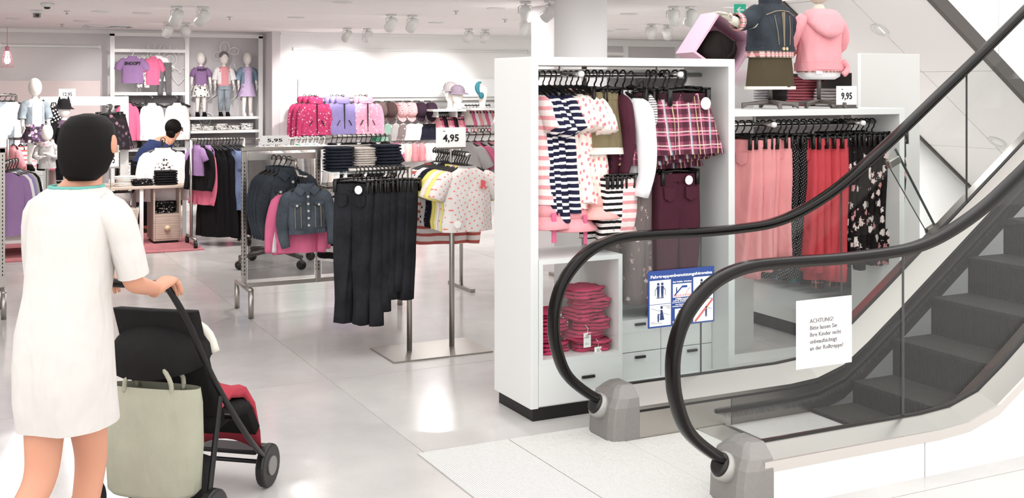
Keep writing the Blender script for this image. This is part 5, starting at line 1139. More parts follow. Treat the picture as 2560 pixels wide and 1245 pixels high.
# doodle line drawings on the wall
def doodle(name, label, curves, Y=YL - .045):
    c0 = at_y(*curves[0][0], Y); t = thing(name, label, 'wall drawing', c0, 0, 'white line drawings on the wall')
    for cu in curves:
        pts = catmull([at_y(*q, Y) - c0 for q in cu], 4); MB().tube(pts, .008, 5).build('drawn_line', DOODLE, t, smooth=True)
def circ(cx, cy, r, n=10, ry=None): return [(cx + r * cos(2 * pi * k / n), cy + (ry or r) * sin(2 * pi * k / n)) for k in range(n + 1)]
doodle('eye_drawing', 'white line drawing of an eye with lashes, left one', [circ(384, 140, 16), circ(384, 140, 8), [(362, 128), (357, 118)], [(372, 122), (369, 111)], [(386, 121), (388, 110)], [(398, 122), (404, 112)], [(366, 142), (355, 148)]])
doodle('eye_drawing', 'white line drawing of an eye with lashes, right one', [circ(424, 148, 18), circ(424, 148, 9), [(412, 130), (410, 118)], [(424, 127), (424, 115)], [(436, 130), (442, 119)], [(443, 138), (453, 130)]])
doodle('heart_drawing', 'white line drawing of a heart between the outfits and mannequins', [[(446, 212), (430, 190), (434, 172), (446, 176), (449, 183), (455, 172), (466, 172), (468, 186), (446, 212)]])
doodle('flower_drawing', 'white line drawing of a flower above the mannequins', [circ(562, 120, 12, 10, 16), circ(545, 140, 12, 10, 10), circ(585, 128, 12, 10, 9)])
doodle('spiral_drawing', 'white spiral drawing under the first mannequin', [[(515 + (2 + k * .9) * cos(k * .6), 300 + (2 + k * .9) * sin(k * .6)) for k in range(22)]])
doodle('swirl_drawing', 'long white swirl drawing between the mannequins', [[(530, 205), (545, 230), (520, 250), (500, 262), (515, 275)], [(585, 160), (600, 200), (590, 240), (575, 250)]])
# three child mannequins on the upper shelf
def kid(name, label, loc, H_, rz, top, topm, bot, botm, hat=None, jacket=None, arms='down', shoes=True, sleeves=None, legs=True, mm=MANNEQ, feet=0):
    s = H_ / 1.1; t = thing(name, label, 'mannequin', loc, rz)
    V = [(0, 0, .56), (0, 0, .68), (0, 0, .8), (0, 0, .86), (0, -.003, .91)]; R = [(.085, .062), (.078, .058), (.088, .055), (.036, .036), (.036, .036)]; Eg = [(0, 1), (1, 2), (2, 3), (3, 4)]
    for k in (-1, 1):
        n0 = len(V); A = [(k * .11, 0, .8), (k * .15, .0, .66), (k * .16, -.03, .54)] if arms == 'down' else [(k * .11, 0, .8), (k * .15, -.03, .67), (k * .06, -.13, .7 + .02 * k)]
        V += A; R += [.036, .03, .022]; Eg += [(2, n0), (n0, n0 + 1), (n0 + 1, n0 + 2)]
        if legs:
            n0 = len(V); V += [(k * .05, 0, .52), (k * .055, -.008, .3), (k * .06, .01, .06)]; R += [.055, .042, .028]; Eg += [(0, n0), (n0, n0 + 1), (n0 + 1, n0 + 2)]
    me = skin([tuple(c * s for c in v) for v in V], Eg, [tuple(q * s for q in r) if isinstance(r, tuple) else r * s for r in R], sub=1); me.materials.append(mm); mk('body', me, t)
    MB().ellipsoid((0, -.005 * s, 1.0 * s), .075 * s, .09 * s, .11 * s, 16, 12).build('head', mm, t, smooth=True)
    for k in (-1, 1):
        if arms == 'down': mhand(t, (k * .16 * s, -.03 * s, .54 * s), (0, -.25, -1), mm, .1 * s, Vector((1, 0, 0)))
        else: mhand(t, (k * .06 * s, -.13 * s, (.7 + .02 * k) * s), (-k * .8, -.2, .3), mm, .09 * s)
        if legs:
            b = MB(); b.loft([oval(a * s, c * s, zz * s, 12, k * .06 * s, yy * s) for zz, a, c, yy in ((.0, .034, .08, -.03), (.025, .034, .078, -.03), (.05, .03, .055, -.01), (.075, .03, .035, .01))], True, True); b.build('shoe', BLACKC if shoes else mm, t, smooth=True)
    def cl(nm, rows, m, am=.03): 
        b = MB(); b.loft([oval(a * s, c * s, zz * s, 20, amp=am, k=5) for zz, a, c in rows], False, False); return b
    b = cl('top', ((.53, .112, .082), (.6, .105, .078), (.7, .103, .075), (.78, .112, .07), (.83, .09, .06), (.86, .05, .045)), topm)
    for k in (-1, 1):
        if sleeves != 'none':
            A = [(k * .08, 0, .81), (k * .12, 0, .78), (k * .15, -.005, .68)] + ([(k * .158, -.02, .58)] if sleeves == 'long' and arms == 'down' else ([(k * .1, -.09, .68)] if sleeves == 'long' else []))
            q = MB(); q.tube([Vector(x_) * s for x_ in A], [.046 * s, .045 * s, .042 * s, .036 * s][:len(A)], 10); b.add(q.v, q.f)
    b.build(top, topm, t, smooth=True)
    if bot == 'skirt': cl('skirt', ((.34, .165, .125), (.42, .14, .105), (.52, .112, .084), (.56, .105, .08)), botm, .1).build('skirt', botm, t, smooth=True)
    elif bot == 'trousers':
        b = cl('trousers', ((.46, .11, .082), (.52, .11, .08), (.57, .105, .078)), botm)
        for k in (-1, 1): b.loft([oval(a * s, a * s * .95, zz * s, 14, k * .055 * s, 0, .05, 3) for zz, a in ((.5, .06), (.3, .05), (.09, .042))], True, True)
        b.build('trousers', botm, t, smooth=True)
    if jacket is not None:
        b = MB(); 
        for k in (-1, 1):
            rows = []
            for zz, a, c in ((.56, .12, .09), (.65, .115, .088), (.75, .118, .084), (.81, .1, .072), (.845, .065, .055)):
                rows.append([Vector((k * a * s * sin(radians(q)), -c * s * cos(radians(q)), zz * s)) for q in (32, 55, 80, 105, 130, 155, 181)])
            b.loft(rows, False, False, closed=False)
            q = MB(); q.tube([Vector(x_) * s for x_ in ((k * .08, 0, .81), (k * .125, 0, .78), (k * .158, -.005, .68), (k * .165, -.02, .62))], [.052 * s, .052 * s, .049 * s, .05 * s], 10, False); b.add(q.v, q.f)
        b.build('jacket', jacket, t, smooth=True)
    if hat == 'beanie': MB().loft([oval(a * s, c * s, zz * s, 16, 0, .012 * s) for zz, a, c in ((1.02, .08, .094), (1.07, .074, .086), (1.11, .045, .055), (1.125, .01, .012))], False, True).build('beanie', cloth('grey_beanie', '#8b8388', .15), t, smooth=True)
    if hat == 'cat':
        h = MB(); h.loft([oval(a * s, c * s, zz * s, 18, 0, .0) for zz, a, c in ((1.0, .125, .14), (1.03, .085, .1), (1.07, .08, .094), (1.12, .055, .065), (1.14, .015, .02))], False, True); hh = h.build('cat_ear_hat', BLACKC, t, smooth=True)
        for k in (-1, 1): q = MB(); q.lathe([(.028 * s, 1.09 * s), (.002, 1.17 * s)], 10, (k * .055 * s, 0, 0)); q.build('ear', BLACKC, hh)
    return t
zsh = zat(560, 294, YB) + .016
for px, lb, kw in ((502, 'child mannequin in lilac T-shirt and printed shorts on the wall shelf', dict(top='t_shirt', topm=PURP, bot='skirt', botm=BWPRT)), (560, 'child mannequin in grey beanie, white jacket and pale jeans on the wall shelf', dict(top='t_shirt', topm=PINKC, bot='trousers', botm=DENL, hat='beanie', jacket=WHITEC)), (618, 'child mannequin in denim jacket and spotted dress on the wall shelf', dict(top='dress_top', topm=dots('lilac_spots', '#cfb9da', '#4b3b55', 60, .2, .6), bot='skirt', botm=dots('lilac_spots', '#cfb9da', '#4b3b55', 60, .2, .6), jacket=denim('mid_denim', '#6f8192'), shoes=False))):
    p = at_y(px, 290, YB + .17); t = kid('mannequin', lb, (p.x, YB + .17, zsh), .93, 0, **kw)
    if px == 502: lettering('SNOOPY', .05, INK, t, (-.07, -.083, .66), bold=.002, fit=.14)
# ================================================================ accessory wall on the right
yw = YR - .02
pn = thing('header_panel', 'white upper panel of the accessory wall', 'wall panel', (at_y(1000, 200, yw).x, yw, 1.6)); a, b = at_y(745, 240, yw), at_y(1330, 205, yw)
bx('panel_face', a.x, b.x + 1.2, yw - .03, yw, at_y(960, 243, yw).z, b.z + .05, mat('panel_bright', '#f8fafa', .5), pn)  # plain white header board, no emission
zc = at_y(1000, 254, YR - .3).z
ar = thing('accessory_rail', 'wall rail system with caps and baby clothes on prongs', 'rail', (at_y(1000, 254, yw).x, YR - .05, zc))
xa, xb = at_y(745, 254, yw).x, at_y(1225, 254, yw).x + 1.5
for z in (zc, at_y(1000, 298, YR - .3).z, at_y(1000, 343, YR - .3).z, at_y(1000, 400, YR - .3).z): tb('cross_rail', [(xa, YR - .04, z), (xb, YR - .04, z)], .013, STEEL, ar)
RJ = [rain_jacket_tpl(m, 110 + i) for i, m in enumerate((RAINP, RAINL, RAINB))]
yj = YR - .55; zj = at_y(850, 240, yj).z
for k, (px, nm) in enumerate(((789, 'raspberry pink'), (857, 'lilac'), (915, 'blush pink'))):
    x = at_y(px, 245, yj).x; tb('prong', [(x, YR - .03, zj), (x, yj - .03, zj)], .012, STEEL, ar)
    for i in range(3 if k < 2 else 2):
        hang(RJ[k], (x - .045 * i, yj + i * .12, zj - .0), .1 * i, nm + ' hooded rain jacket on the accessory wall, %s from the front' % ORD[i], 'jacket', nm + ' rain jackets', None, 'black hanger holding a %s rain jacket' % nm, 0, 1.06)
capm = [cloth('taupe_cap', '#7c6a66', .15), cloth('brown_cap', '#5d4a48', .2), dots('pink_spot_cap', '#e7b9ba', '#a56c70', 40, .25, .2), dots('pink_spot_cap', '#e7b9ba', '#a56c70', 40, .25, .2), cloth('aubergine_cap', '#3a2836', .2), cloth('aubergine_cap', '#3a2836', .2)]
def cap(loc, rz, tilt, m, label, group, sc=1, brim=True):
    t = thing('cap', label, 'cap', loc, rz, group); M = Matrix.Rotation(tilt, 4, 'X')
    b = MB(); b.loft([[M @ v for v in oval(a, c, z, 18)] for z, a, c in ((0, .088, .1), (.04, .088, .1), (.08, .075, .085), (.105, .045, .05), (.112, .006, .006))], False, True); b.build('crown', m, t, smooth=True)
    if brim: b = MB(); b.prism([(-.075, -.07), (-.06, -.13), (-.02, -.16), (.02, -.16), (.06, -.13), (.075, -.07)], -.002, .004, 'Z'); b.v = [tuple(M @ Vector(v)) for v in b.v]; b.build('peak', m, t)
    t.scale = (sc,) * 3; return t
yc = YR - .3
for i, px in enumerate((951, 975, 1003, 1026, 1050, 1076)):
    p = at_y(px, 276, yc); x = p.x
    tb('prong', [(x, YR - .04, zc), (x, yc, zc)], .008, BLACK, ar)
    cap((x, yc + .02, p.z + .0), .2, 1.2, capm[i], ['taupe', 'brown', 'pink spotted', 'pink spotted', 'aubergine', 'aubergine'][i] + ' baseball cap on the accessory wall, %s from the left' % ORD[i], 'caps on the accessory wall', 1.15)
T_BABY = Tpl('baby_blouse', shirt_mb(.22, .24, .045, None, flare=.5, seed=120), WHITEC, HANGS); T_BABY2 = Tpl('baby_trousers', trousers_mb(.17, .24, .035, 121, taper=.9), WHITEC, HANGS)
z1 = at_y(1000, 298, yc).z; z2 = at_y(1000, 343, yc).z
cols = [(GREENC, 'green'), (cloth('mint_jersey', '#9fc4b1', .1), 'mint green'), (GREYC, 'grey'), (GREYFL, 'grey printed'), (WHITEC, 'white'), (WHITEC, 'plain white'), (NAVYC, 'navy'), (NAVYC, 'dark navy')]
for i, px in enumerate((952, 970, 990, 1008, 1028, 1047, 1067, 1084)):
    x = at_y(px, 300, yc).x; tb('prong', [(x, YR - .04, z1), (x, yc - .02, z1)], .007, STEEL, ar)
    hang(T_BABY, (x, yc, z1), .25, cols[i][1] + ' baby top under the caps, %s from the left' % ORD[i], 'baby top', 'baby tops under the caps', cols[i][0], 'small white hanger under the caps', 0, 1.0)
for i, px in enumerate((982, 994, 1008, 1024, 1042, 1060, 1076)):
    x = at_y(px, 345, yc).x; tb('prong', [(x, YR - .04, z2), (x, yc - .02, z2)], .007, STEEL, ar)
    hang(T_BABY2 if i > 1 else T_BABY, (x, yc, z2), .25, ['rose', 'coral', 'white', 'cream', 'pink', 'pale pink', 'plain white'][i] + ' baby trousers in the lower row, %s from the left' % ORD[i], 'baby trousers', 'baby trousers on the accessory wall', [ROSE, ROSE, WHITEC, CREAMC, PINKC, PINKC, WHITEC][i], 'small white hanger in the lower baby row', 0, 1.15)
# shelf with the two hats on display heads
ys = YR - .65; p0, p1 = at_y(1083, 274, ys), at_y(1166, 274, ys)
sh = thing('hat_shelf', 'white bracket shelf carrying two display heads with hats', 'shelf', ((p0.x + p1.x) / 2, ys + .2, p0.z)); bx('shelf_board', p0.x, p1.x, ys, ys + .55, p0.z - .03, p0.z, WHITE, sh); bx('bracket', p0.x + .1, p0.x + .13, ys + .1, YR - .02, p0.z - .12, p0.z - .03, WHITE, sh); bx('bracket', p1.x - .13, p1.x - .1, ys + .1, YR - .02, p0.z - .12, p0.z - .03, WHITE, sh)
for i, (px, pyt, m, nm) in enumerate(((1126, 208, cloth('grey_felt', '#a39c9e', .1), 'grey'), (1144, 216, cloth('mauve_felt', '#877a88', .1), 'mauve'))):
    p = at_y(px, 272, ys + .2 - .15 * i); zt_ = at_y(px, pyt + 14, ys + .2 - .15 * i).z
    t = thing('hat_form', 'white display head under the %s round hat' % nm, 'display head', (p.x, p.y, p0.z)); h = zt_ - p0.z
    MB().lathe([(.07, 0), (.07, .01), (.045, .03), (.045, h * .35), (.07, h * .5), (.088, h * .75), (.08, h), (.03, h * 1.13)], 18).build('head_form', MANNEQ, t, smooth=True)
    c = thing('hat', '%s round felt hat on a white display head' % nm, 'hat', (p.x, p.y, zt_ - .02), .5); MB().loft([oval(a, cc, z, 18) for z, a, cc in ((0, .1, .11), (.05, .098, .108), (.1, .075, .085), (.13, .03, .03))], False, True).build('crown', m, c, smooth=True); MB().loft([oval(a, cc, z, 18, 0, -.02) for z, a, cc in ((.012, .1, .11), (-.012, .13, .16), (-.016, .13, .16), (.004, .1, .11))], False, False).build('brim', m, c, smooth=True)
p = at_y(1206, 222, ys); t = thing('hat_form', 'white display head wearing the teal bow headband', 'display head', (p.x, p.y, at_y(1206, 270, ys).z)); MB().lathe([(.07, 0), (.045, .03), (.05, .1), (.085, .22), (.08, .3), (.03, .34)], 18).build('head_form', MANNEQ, t, smooth=True)
sh2 = thing('hat_shelf', 'white shelf under the head with the teal headband', 'shelf', (p.x + .2, ys + .2, t.location.z)); bx('shelf_board', p.x - .25, p.x + .8, ys - .15, YR - .02, t.location.z - .03, t.location.z, WHITE, sh2)
c = thing('headband', 'teal headband with a bow at the end of the accessory wall', 'headband', (p.x - .06, p.y - .09, p.z)); MB().tube(catmull([(0, 0, .1), (-.05, 0, .08), (-.07, 0, .02), (-.05, 0, -.05), (0, 0, -.09)], 4), [.008 + .03 * sin(pi * k / 16) for k in range(17)], 8).build('band', TEALC, c, smooth=True); MB().ellipsoid((0, 0, -.1), .045, .03, .05, 10, 8).build('bow', TEALC, c, smooth=True)
# hair accessories and small socks on hook rows
zsx = at_y(1130, 283, yc).z; tb('cross_rail', [(at_y(1088, 283, yc).x, yc + .1, zsx), (at_y(1225, 283, yc).x, yc + .1, zsx)], .01, BLACK, ar)
r_ = random.Random(12)
for row, (py, n, pa, pb, ms, nm, cat) in enumerate(((287, 12, 1092, 1148, (PINKC, ROSE, MAROON, NAVYC, PINKC), 'small clothes on a hanger', 'baby clothes'), (270, 8, 1166, 1224, (CREAMC, ROSE, WHITEC, PINKC), 'baby top near the tall unit', 'baby top'))):
    z = at_y(1150, py - 6, yc).z
    for i in range(n):
        x = at_y(pa + (pb - pa) * i / (n - 1), py, yc).x
        hang(T_BABY, (x, yc + .02, z), -pi / 2 + .6, ['pink', 'rose', 'dark', 'pale', 'light'][i % 5] + ' ' + nm + ', %s from the left' % ORD[i], cat, nm, ms[i % len(ms)], 'small black hanger among the ' + nm, 0, .95)
    tb('cross_rail', [(at_y(pa - 3, py, yc).x, yc + .02, z), (at_y(pb + 3, py, yc).x, yc + .02, z)], .008, BLACK, ar)
for row, py in enumerate((296, 312, 326)):
    z = at_y(1190, py - 8, yc).z
    for i in range(9):
        px = 1156 + i * 8.4; x = at_y(px, py, yc).x; m = [HOTP, BLACKC, PINKC, WHITEC, MAROON, KHAKI, ROSE][(i * 3 + row * 2) % 7]
        t = thing('hair_accessory', ['raspberry', 'black', 'pink', 'white', 'maroon', 'khaki', 'rose'][(i * 3 + row * 2) % 7] + ' hair band on a white card, %s row, %s from the left' % (ORD[row], ORD[i]), 'hair band', (x, yc, z), 0, 'carded hair bands')
        MB().box(-.02, .02, -.001, .001, -.085, .01).build('card', TAGW, t); MB().tube([(.022 * cos(a), -.006, -.045 + .028 * sin(a)) for a in [2 * pi * k / 12 for k in range(13)]], .006, 6).build('band', m, t, smooth=True)
        MB().tube([(0, YR - yc - .04, .008), (0, -.01, .008)], .003, 5).build('hook', STEEL, t)
# ================================================================ frames seen right of the white column
p0, p1 = at_y(1568, 110, 16.4), at_y(1698, 110, 16.4)
fr2 = thing('outfit_shelving', 'white post frame on the grey rear wall right of the column', 'shelving', ((p0.x + p1.x) / 2, 16.45, 0))
for x in (p0.x, p1.x, 2 * p1.x - p0.x): bx('post', x - .04, x + .04, 16.43, 16.47, 0, 2.5, WHITE, fr2)
bx('top_beam', p0.x - 1.2, 2 * p1.x - p0.x, 16.42, 16.48, 2.44, 2.54, WHITE, fr2); bx('shelf', p0.x - 1.2, p0.x - .04, 16.4, 16.48, at_y(1550, 134, 16.4).z - .03, at_y(1550, 134, 16.4).z + .02, WHITE, fr2); bx('mid_beam', p0.x, 2 * p1.x - p0.x, 16.4, 16.48, 1.75, 1.81, WHITE, fr2)
for i in range(3):
    x = p0.x - .9 + i * .9
    hang(T_PANT[i], (x, 16.38, 2.05 if i != 1 else 1.78), .1, 'dark leggings on the grey rear wall, %s from the left' % ORD[i], 'leggings', 'leggings on the rear wall', BLACKC, 'black hanger on the grey rear wall')
# ================================================================ left sales area: tables, mannequins, carpet
struct_c = thing('carpet', 'thin pink carpet under the wooden display tables', 'carpet', (1.0, 13.4, 0))
MB().box(-2.2, 1.53, -.85, 1.4, 0.001, .012).build('carpet_pile', cloth('pink_carpet', '#c07c80', .25), struct_c)
ASH = wood('ash_wood', '#c3b2a4', '#9c8a7d')
cb_ = thing('wooden_cabinet', 'ash wood pedestal cabinet with open niche and round-knob drawer on the carpet', 'cabinet', (2.25, 13.42, .012))
bx('side_panel', 2.10, 2.118, 13.2, 13.65, .04, .62, ASH, cb_); bx('side_panel', 2.382, 2.4, 13.2, 13.65, .04, .62, ASH, cb_); bx('back_panel', 2.118, 2.382, 13.63, 13.65, .04, .62, ASH, cb_); bx('niche_floor', 2.118, 2.382, 13.2, 13.63, .32, .338, ASH, cb_); bx('plinth', 2.12, 2.38, 13.24, 13.62, .012, .04, BLACKKICK, cb_); bx('bottom_panel', 2.118, 2.382, 13.2, 13.63, .04, .06, ASH, cb_)
dr = bx('drawer', 2.12, 2.38, 13.195, 13.6, .062, .318, ASH, cb_); MB().tube([Vector((2.25, 13.195, .18)) - Vector(cb_.location), Vector((2.25, 13.165, .18)) - Vector(cb_.location)], .032, 18).build('knob', wood('pale_knob', '#d9c6a8', '#c5ae8d'), dr, smooth=True)
ttp = thing('table_top', 'pale wooden table top resting on the ash cabinet', 'table', (2.0, 13.45, .632)); MB().box(-.5, .58, -.3, .35, 0, .03).build('board', ASH, ttp, bevel=.003)
ttp.name = 'display_table'
for x, y in ((-.03, -.25), (-.03, .3), (.54, .3)): MB().box(x - .02, x + .02, y - .02, y + .02, -.62, 0).build('leg', WHITE, ttp)
for i in range(4): o = mk('folded_garment', FOLDT[i % 3], None, (2.25, 13.4, .339 + i * .034), .1 * i, 0, DAISY); tag(o, 'folded black spotted top in the cabinet niche, %s from the bottom' % ORD[i], 'folded clothes', 'folded tops in the cabinet niche')
pb = thing('pink_bench', 'low bench with a pink front panel in a pale frame on the carpet', 'bench', (1.68, 13.1, .012))
bx('front_panel', 1.49, 1.86, 13.0, 13.02, .12, .4, mat('coral_panel', '#d59a96', .6), pb); bx('frame_top', 1.45, 1.9, 12.98, 13.6, .4, .425, ASH, pb); bx('frame_bottom', 1.45, 1.9, 12.99, 13.03, .095, .12, ASH, pb)
for x in (1.45, 1.86): 
    for y in (12.98, 13.56): bx('leg', x, x + .04, y, y + .04, .012, .4, ASH, pb)
bsk = thing('basket', 'grey felt basket standing on the pink bench', 'basket', (1.68, 13.3, .437)); MB().loft([oval(a, c, z, 20) for z, a, c in ((0, .18, .12), (.16, .21, .15), (.16, .2, .14), (.02, .17, .11))], True, True).build('basket_body', cloth('grey_felt2', '#8d8684', .15), bsk, smooth=True)
for s in (-1, 1): MB().tube([(s * .2, -.03, .14), (s * .23, -.02, .18), (s * .23, .02, .18), (s * .2, .03, .14)], .008, 6).build('handle', BLACK, bsk)
# shirt stand with leopard top and stacks on the table
sx = at_y(408, 350, 13.45); t = thing('display_stand', 'slim dark stand carrying the leopard print top on the table', 'stand', (sx.x, 13.5, .662)); MB().lathe([(.09, 0), (.09, .012), (.012, .02)], 18).build('foot', BLACK, t); MB().tube([(0, 0, .01), (0, 0, sx.z - .662)], .01, 8).build('pole', BLACK, t)
o = hang(T_LONG, (sx.x, 13.47, sx.z), .05, 'white long-sleeved top with a leopard face print on the wooden table', 'top', None, cloth('blush_white', '#efe4e4', .06), 'black hanger on the table stand', 0, 1.3)
b = MB(); b.loft([[Vector((a * cos(2 * pi * k / 16), -.047 - .012 * t_, z + c * sin(2 * pi * k / 16))) for k in range(16)] for t_, a, c, z in ((0, .085, .12, -.28), (.4, .083, .118, -.28))]); b.build('leopard_print', LEO, o)
stack_at(415, 465, 13.27, .663, 3, BLACKC, 'folded black shorts on the wooden table, front pile', 'folded black shorts', (.95, .8, 1.2), 0, 1, name='folded_shorts', cat='shorts')
stack_at(355, 470, 13.3, .663, 2, DAISY, 'folded black daisy trousers left of the shorts', 'folded daisy trousers', (.9, .8, .8), .1, 2, name='folded_trousers', cat='trousers'); stack_at(316, 470, 13.35, .663, 3, CREAMC, 'folded cream shirt at the table end', 'folded cream shirts', (.9, .8, .8), -.1, 3, name='folded_shirt', cat='shirt')
# tall white frame with beam
Yf_ = 13.75; a, b_ = at_y(100, 253, Yf_), at_y(307, 255, Yf_)
wf = thing('portal_stand', 'white portal frame with a broad beam above the mannequin table', 'frame', ((a.x + b_.x) / 2, Yf_, 0)); bx('beam', a.x, b_.x + .06, Yf_ - .03, Yf_ + .03, a.z - .05, a.z + .05, WHITE, wf); bx('post', b_.x - .03, b_.x + .06, Yf_ - .03, Yf_ + .03, 0, a.z - .05, WHITE, wf); bx('post', a.x, a.x + .09, Yf_ - .03, Yf_ + .03, 0, a.z - .05, WHITE, wf)
price_card(147, 222, 189, 248, Yf_, '12,95', 'white price sign reading 12,95 on the white portal beam')
hk = at_y(268, 262, Yf_ - .12)
tb('hook_arm', [(hk.x, Yf_, a.z - .06), (hk.x, Yf_ - .25, a.z - .06)], .01, STEEL, wf)
T_FS = Tpl('skirt', skirt_mb(.3, .36, .06, 131, flare=.6, amp=.2), FLORF, HANGC).part('waistband', ringband(.3, .062, -.12, -.083, 24, .1, 9, 1.04), BLACKC)
for i in range(3): hang(T_FS, (hk.x + .02 * i, Yf_ - .22 + .07 * i, a.z - .06), .2, 'dark floral gathered skirt under the white beam, %s from the front' % ORD[i], 'skirt', 'dark floral skirts under the beam', floral('dark_rose_floral', '#1e181b', ['#5b4650', '#7b5b66', '#3d3440'], 22, .4), 'black clip hanger under the white beam', 0, 1.1)
# 9,95 poster sign
t, w, h = price_card(255, 363, 297, 417, 13.15, '9,95', 'price sign reading 9,95 with a photo of two girls on top', .0)
for c in t.children:
    if c.name.startswith('lettering'): c.location.z = h * .16 if 'nur' not in c.name else c.location.z
ph = MB().box(-w * .48, w * .48, -.0035, -.0022, h * .46, h * .98).build('photo', floral('photo_print', '#b7a79f', ['#8c7a70', '#d8cbc2', '#6d5a52', '#c9b6aa'], 12, .5), t)
for s in (-1, 1):
    MB().ellipsoid((s * w * .2, -.0042, h * .8), w * .13, .001, h * .13, 12, 8).build('hair_shape', INK, ph); MB().ellipsoid((s * w * .2, -.0056, h * .78), w * .07, .001, h * .075, 12, 8).build('face_shape', mat('print_skin', '#b08a76', .8), ph)
MB().tube([(0, 0, 0), (0, 0, .662 - t.location.z)], .006, 6).build('stem', STEEL, t); MB().box(-w * .52, w * .52, -.006, .006, -.02, 0).build('clip', STEEL, t)
# mannequin table
tbw = thing('display_table', 'low white table with plinths under the child mannequins', 'table', (.75, 13.35, 0)); bx('board', -.1, 1.42, 12.75, 13.66, .46, .5, WHITE, tbw)
for x in (-.06, 1.36):
    for y in (12.8, 13.6): bx('leg', x, x + .04, y, y + .04, 0, .46, WHITE, tbw)
bx('shelf', -.06, 1.38, 12.85, 13.6, .15, .18, WHITE, tbw)
def plinth(px, Y, ztop, w, label, z0=.5):
    p = at_y(px, 450, Y); t = thing('plinth', label, 'plinth', (p.x, Y, z0)); MB().box(-w, w, -w, w, 0, ztop - z0).build('core', WHITE, t)
    n = int((ztop - z0) / .025)
    for i in range(n): MB().box(-w - .004, w + .004, -w - .008, -w + .002, i * .025 + .004, i * .025 + .02).build('slat', WHITE, t)
    return p.x
x = plinth(72, 13.25, .87, .13, 'white ribbed plinth under the mannequin in the pale denim jacket')
kid('mannequin', 'tall child mannequin in pale denim jacket and purple floral skirt', (x + .06, 13.25, .87), .985, .35, 'blouse', floral('pale_blouse', '#efecea', ['#c9b8bd', '#bfc4c9', '#d9cfd2'], 30, .35), 'skirt', FLORP, jacket=DENL, sleeves='none')
x = plinth(160, 13.3, .68, .12, 'white plinth under the mannequin in the cat-ear hat')
kid('mannequin', 'child mannequin in a black cat-ear hat and dark cardigan', (x, 13.3, .68), .93, .2, 'top', cloth('dark_lilac', '#5d4a5c', .2), 'trousers', BLACKC, hat='cat', jacket=BLACKC)
p = at_y(118, 430, 12.95); zc_ = at_y(118, 308, 12.95).z
t = kid('mannequin', 'small child bust mannequin in grey sweatshirt and pink scarf', (p.x, 12.95, zc_ - .9), .88, -.3, 'sweatshirt', GREYC, 'none', None, arms='up', sleeves='long', legs=False)
MB().tube([(0, 0, .45), (0, 0, .5 - (zc_ - .9) + .012)], .016, 8).build('pole', STEEL, t); MB().lathe([(.1, 0), (.1, .012), (.02, .016)], 18, (0, 0, .5 - (zc_ - .9))).build('foot', STEEL, t)
MB().loft([oval(a_, c_, z_, 18, amp=.12, k=7) for z_, a_, c_ in ((.655, .065, .06), (.675, .08, .075), (.705, .065, .06))], False, False).build('scarf', floral('pink_scarf', '#e7d3d5', ['#c8899a', '#f3e6e6', '#b58f9b'], 30, .4), t, smooth=True)
for i in range(3): o = mk('folded_garment', FOLDT[i], None, (at_y(95, 500, 12.9).x + .05, 12.9, .501 + .033 * i), .2 * i, 0, cloth('pale_pink_knit', '#dcc3c3', .12)); tag(o, 'folded pale pink knit on the white mannequin table, %s from the bottom' % ORD[i], 'folded clothes', 'folded pale knits')
# rail of pink things and board behind
dbz = at_y(120, 202, 16.4).z; db = thing('display_board', 'broad blush grey display board on the left rear wall', 'board', (at_y(120, 250, 16.4).x, 16.4, 0)); bx('board_face', at_y(0, 250, 16.4).x - 1.5, at_y(250, 250, 16.4).x, 16.38, 16.42, .5, dbz, mat('blush_board', '#cdbfbd', .8), db)
for s in (-1, 1): bx('board_foot', db.location.x + s * .8 - .03, db.location.x + s * .8 + .03, 16.38, 16.42, 0, .5, WHITE, db)
items = [(T_BABY if i % 3 else T_TEE, [PINKC, REDS, PINKS, WHITEC, PINKC, ROSE, CREAMC, PINKS, GREYC, BLACKC, LILAC, WHITEC][i], ['pink', 'red striped', 'pink striped', 'white', 'pale pink', 'rose', 'cream', 'striped', 'grey', 'black', 'lilac', 'plain white'][i] + ' top on the rack behind mannequins, %s from the left' % ORD[i], 'top', 'tops behind the mannequins', 1.2) for i in range(12)]
plain_rack('clothes_rack', 'low rack of pink tops behind the child mannequins', 20, 240, 345, 14.9, items, 'black hanger behind the child mannequins')
items = [(T_LONG, [WHITEC, CREAMC, GREYC, WHITEC, DENL, WHITEC][i], ['white', 'cream', 'grey', 'plain white', 'pale denim', 'bright white'][i] + ' shirt on the tall far-left rack, %s from the left' % ORD[i], 'shirt', 'shirts at the far left', 1.2) for i in range(6)]
plain_rack('clothes_rack', 'tall rack of white shirts at the far left', -60, 40, 238, 15.4, items, 'black hanger on the tall rack at the far left', rz=.1)
p = at_y(130, 285, 13.9); t = thing('backpack', 'small black backpack with white dots behind the mannequins', 'backpack', (p.x, 13.68, p.z - .16)); MB().loft([oval(a_, c_, z_, 16) for z_, a_, c_ in ((0, .09, .05), (.1, .1, .06), (.2, .09, .055), (.25, .05, .03))], True, True).build('bag_body', dots('black_white_dots', '#1a1719', '#f2efec', 26, .3, .1), t, smooth=True); MB().tube([(-.03, 0, .24), (-.02, 0, .29), (.02, 0, .29), (.03, 0, .24)], .008, 6).build('handle', BLACK, t)
MB().tube([(0, 0, .285), (0, .04, a.z - .04 - p.z + .16)], .004, 5).build('hanging_cord', BLACK, t)
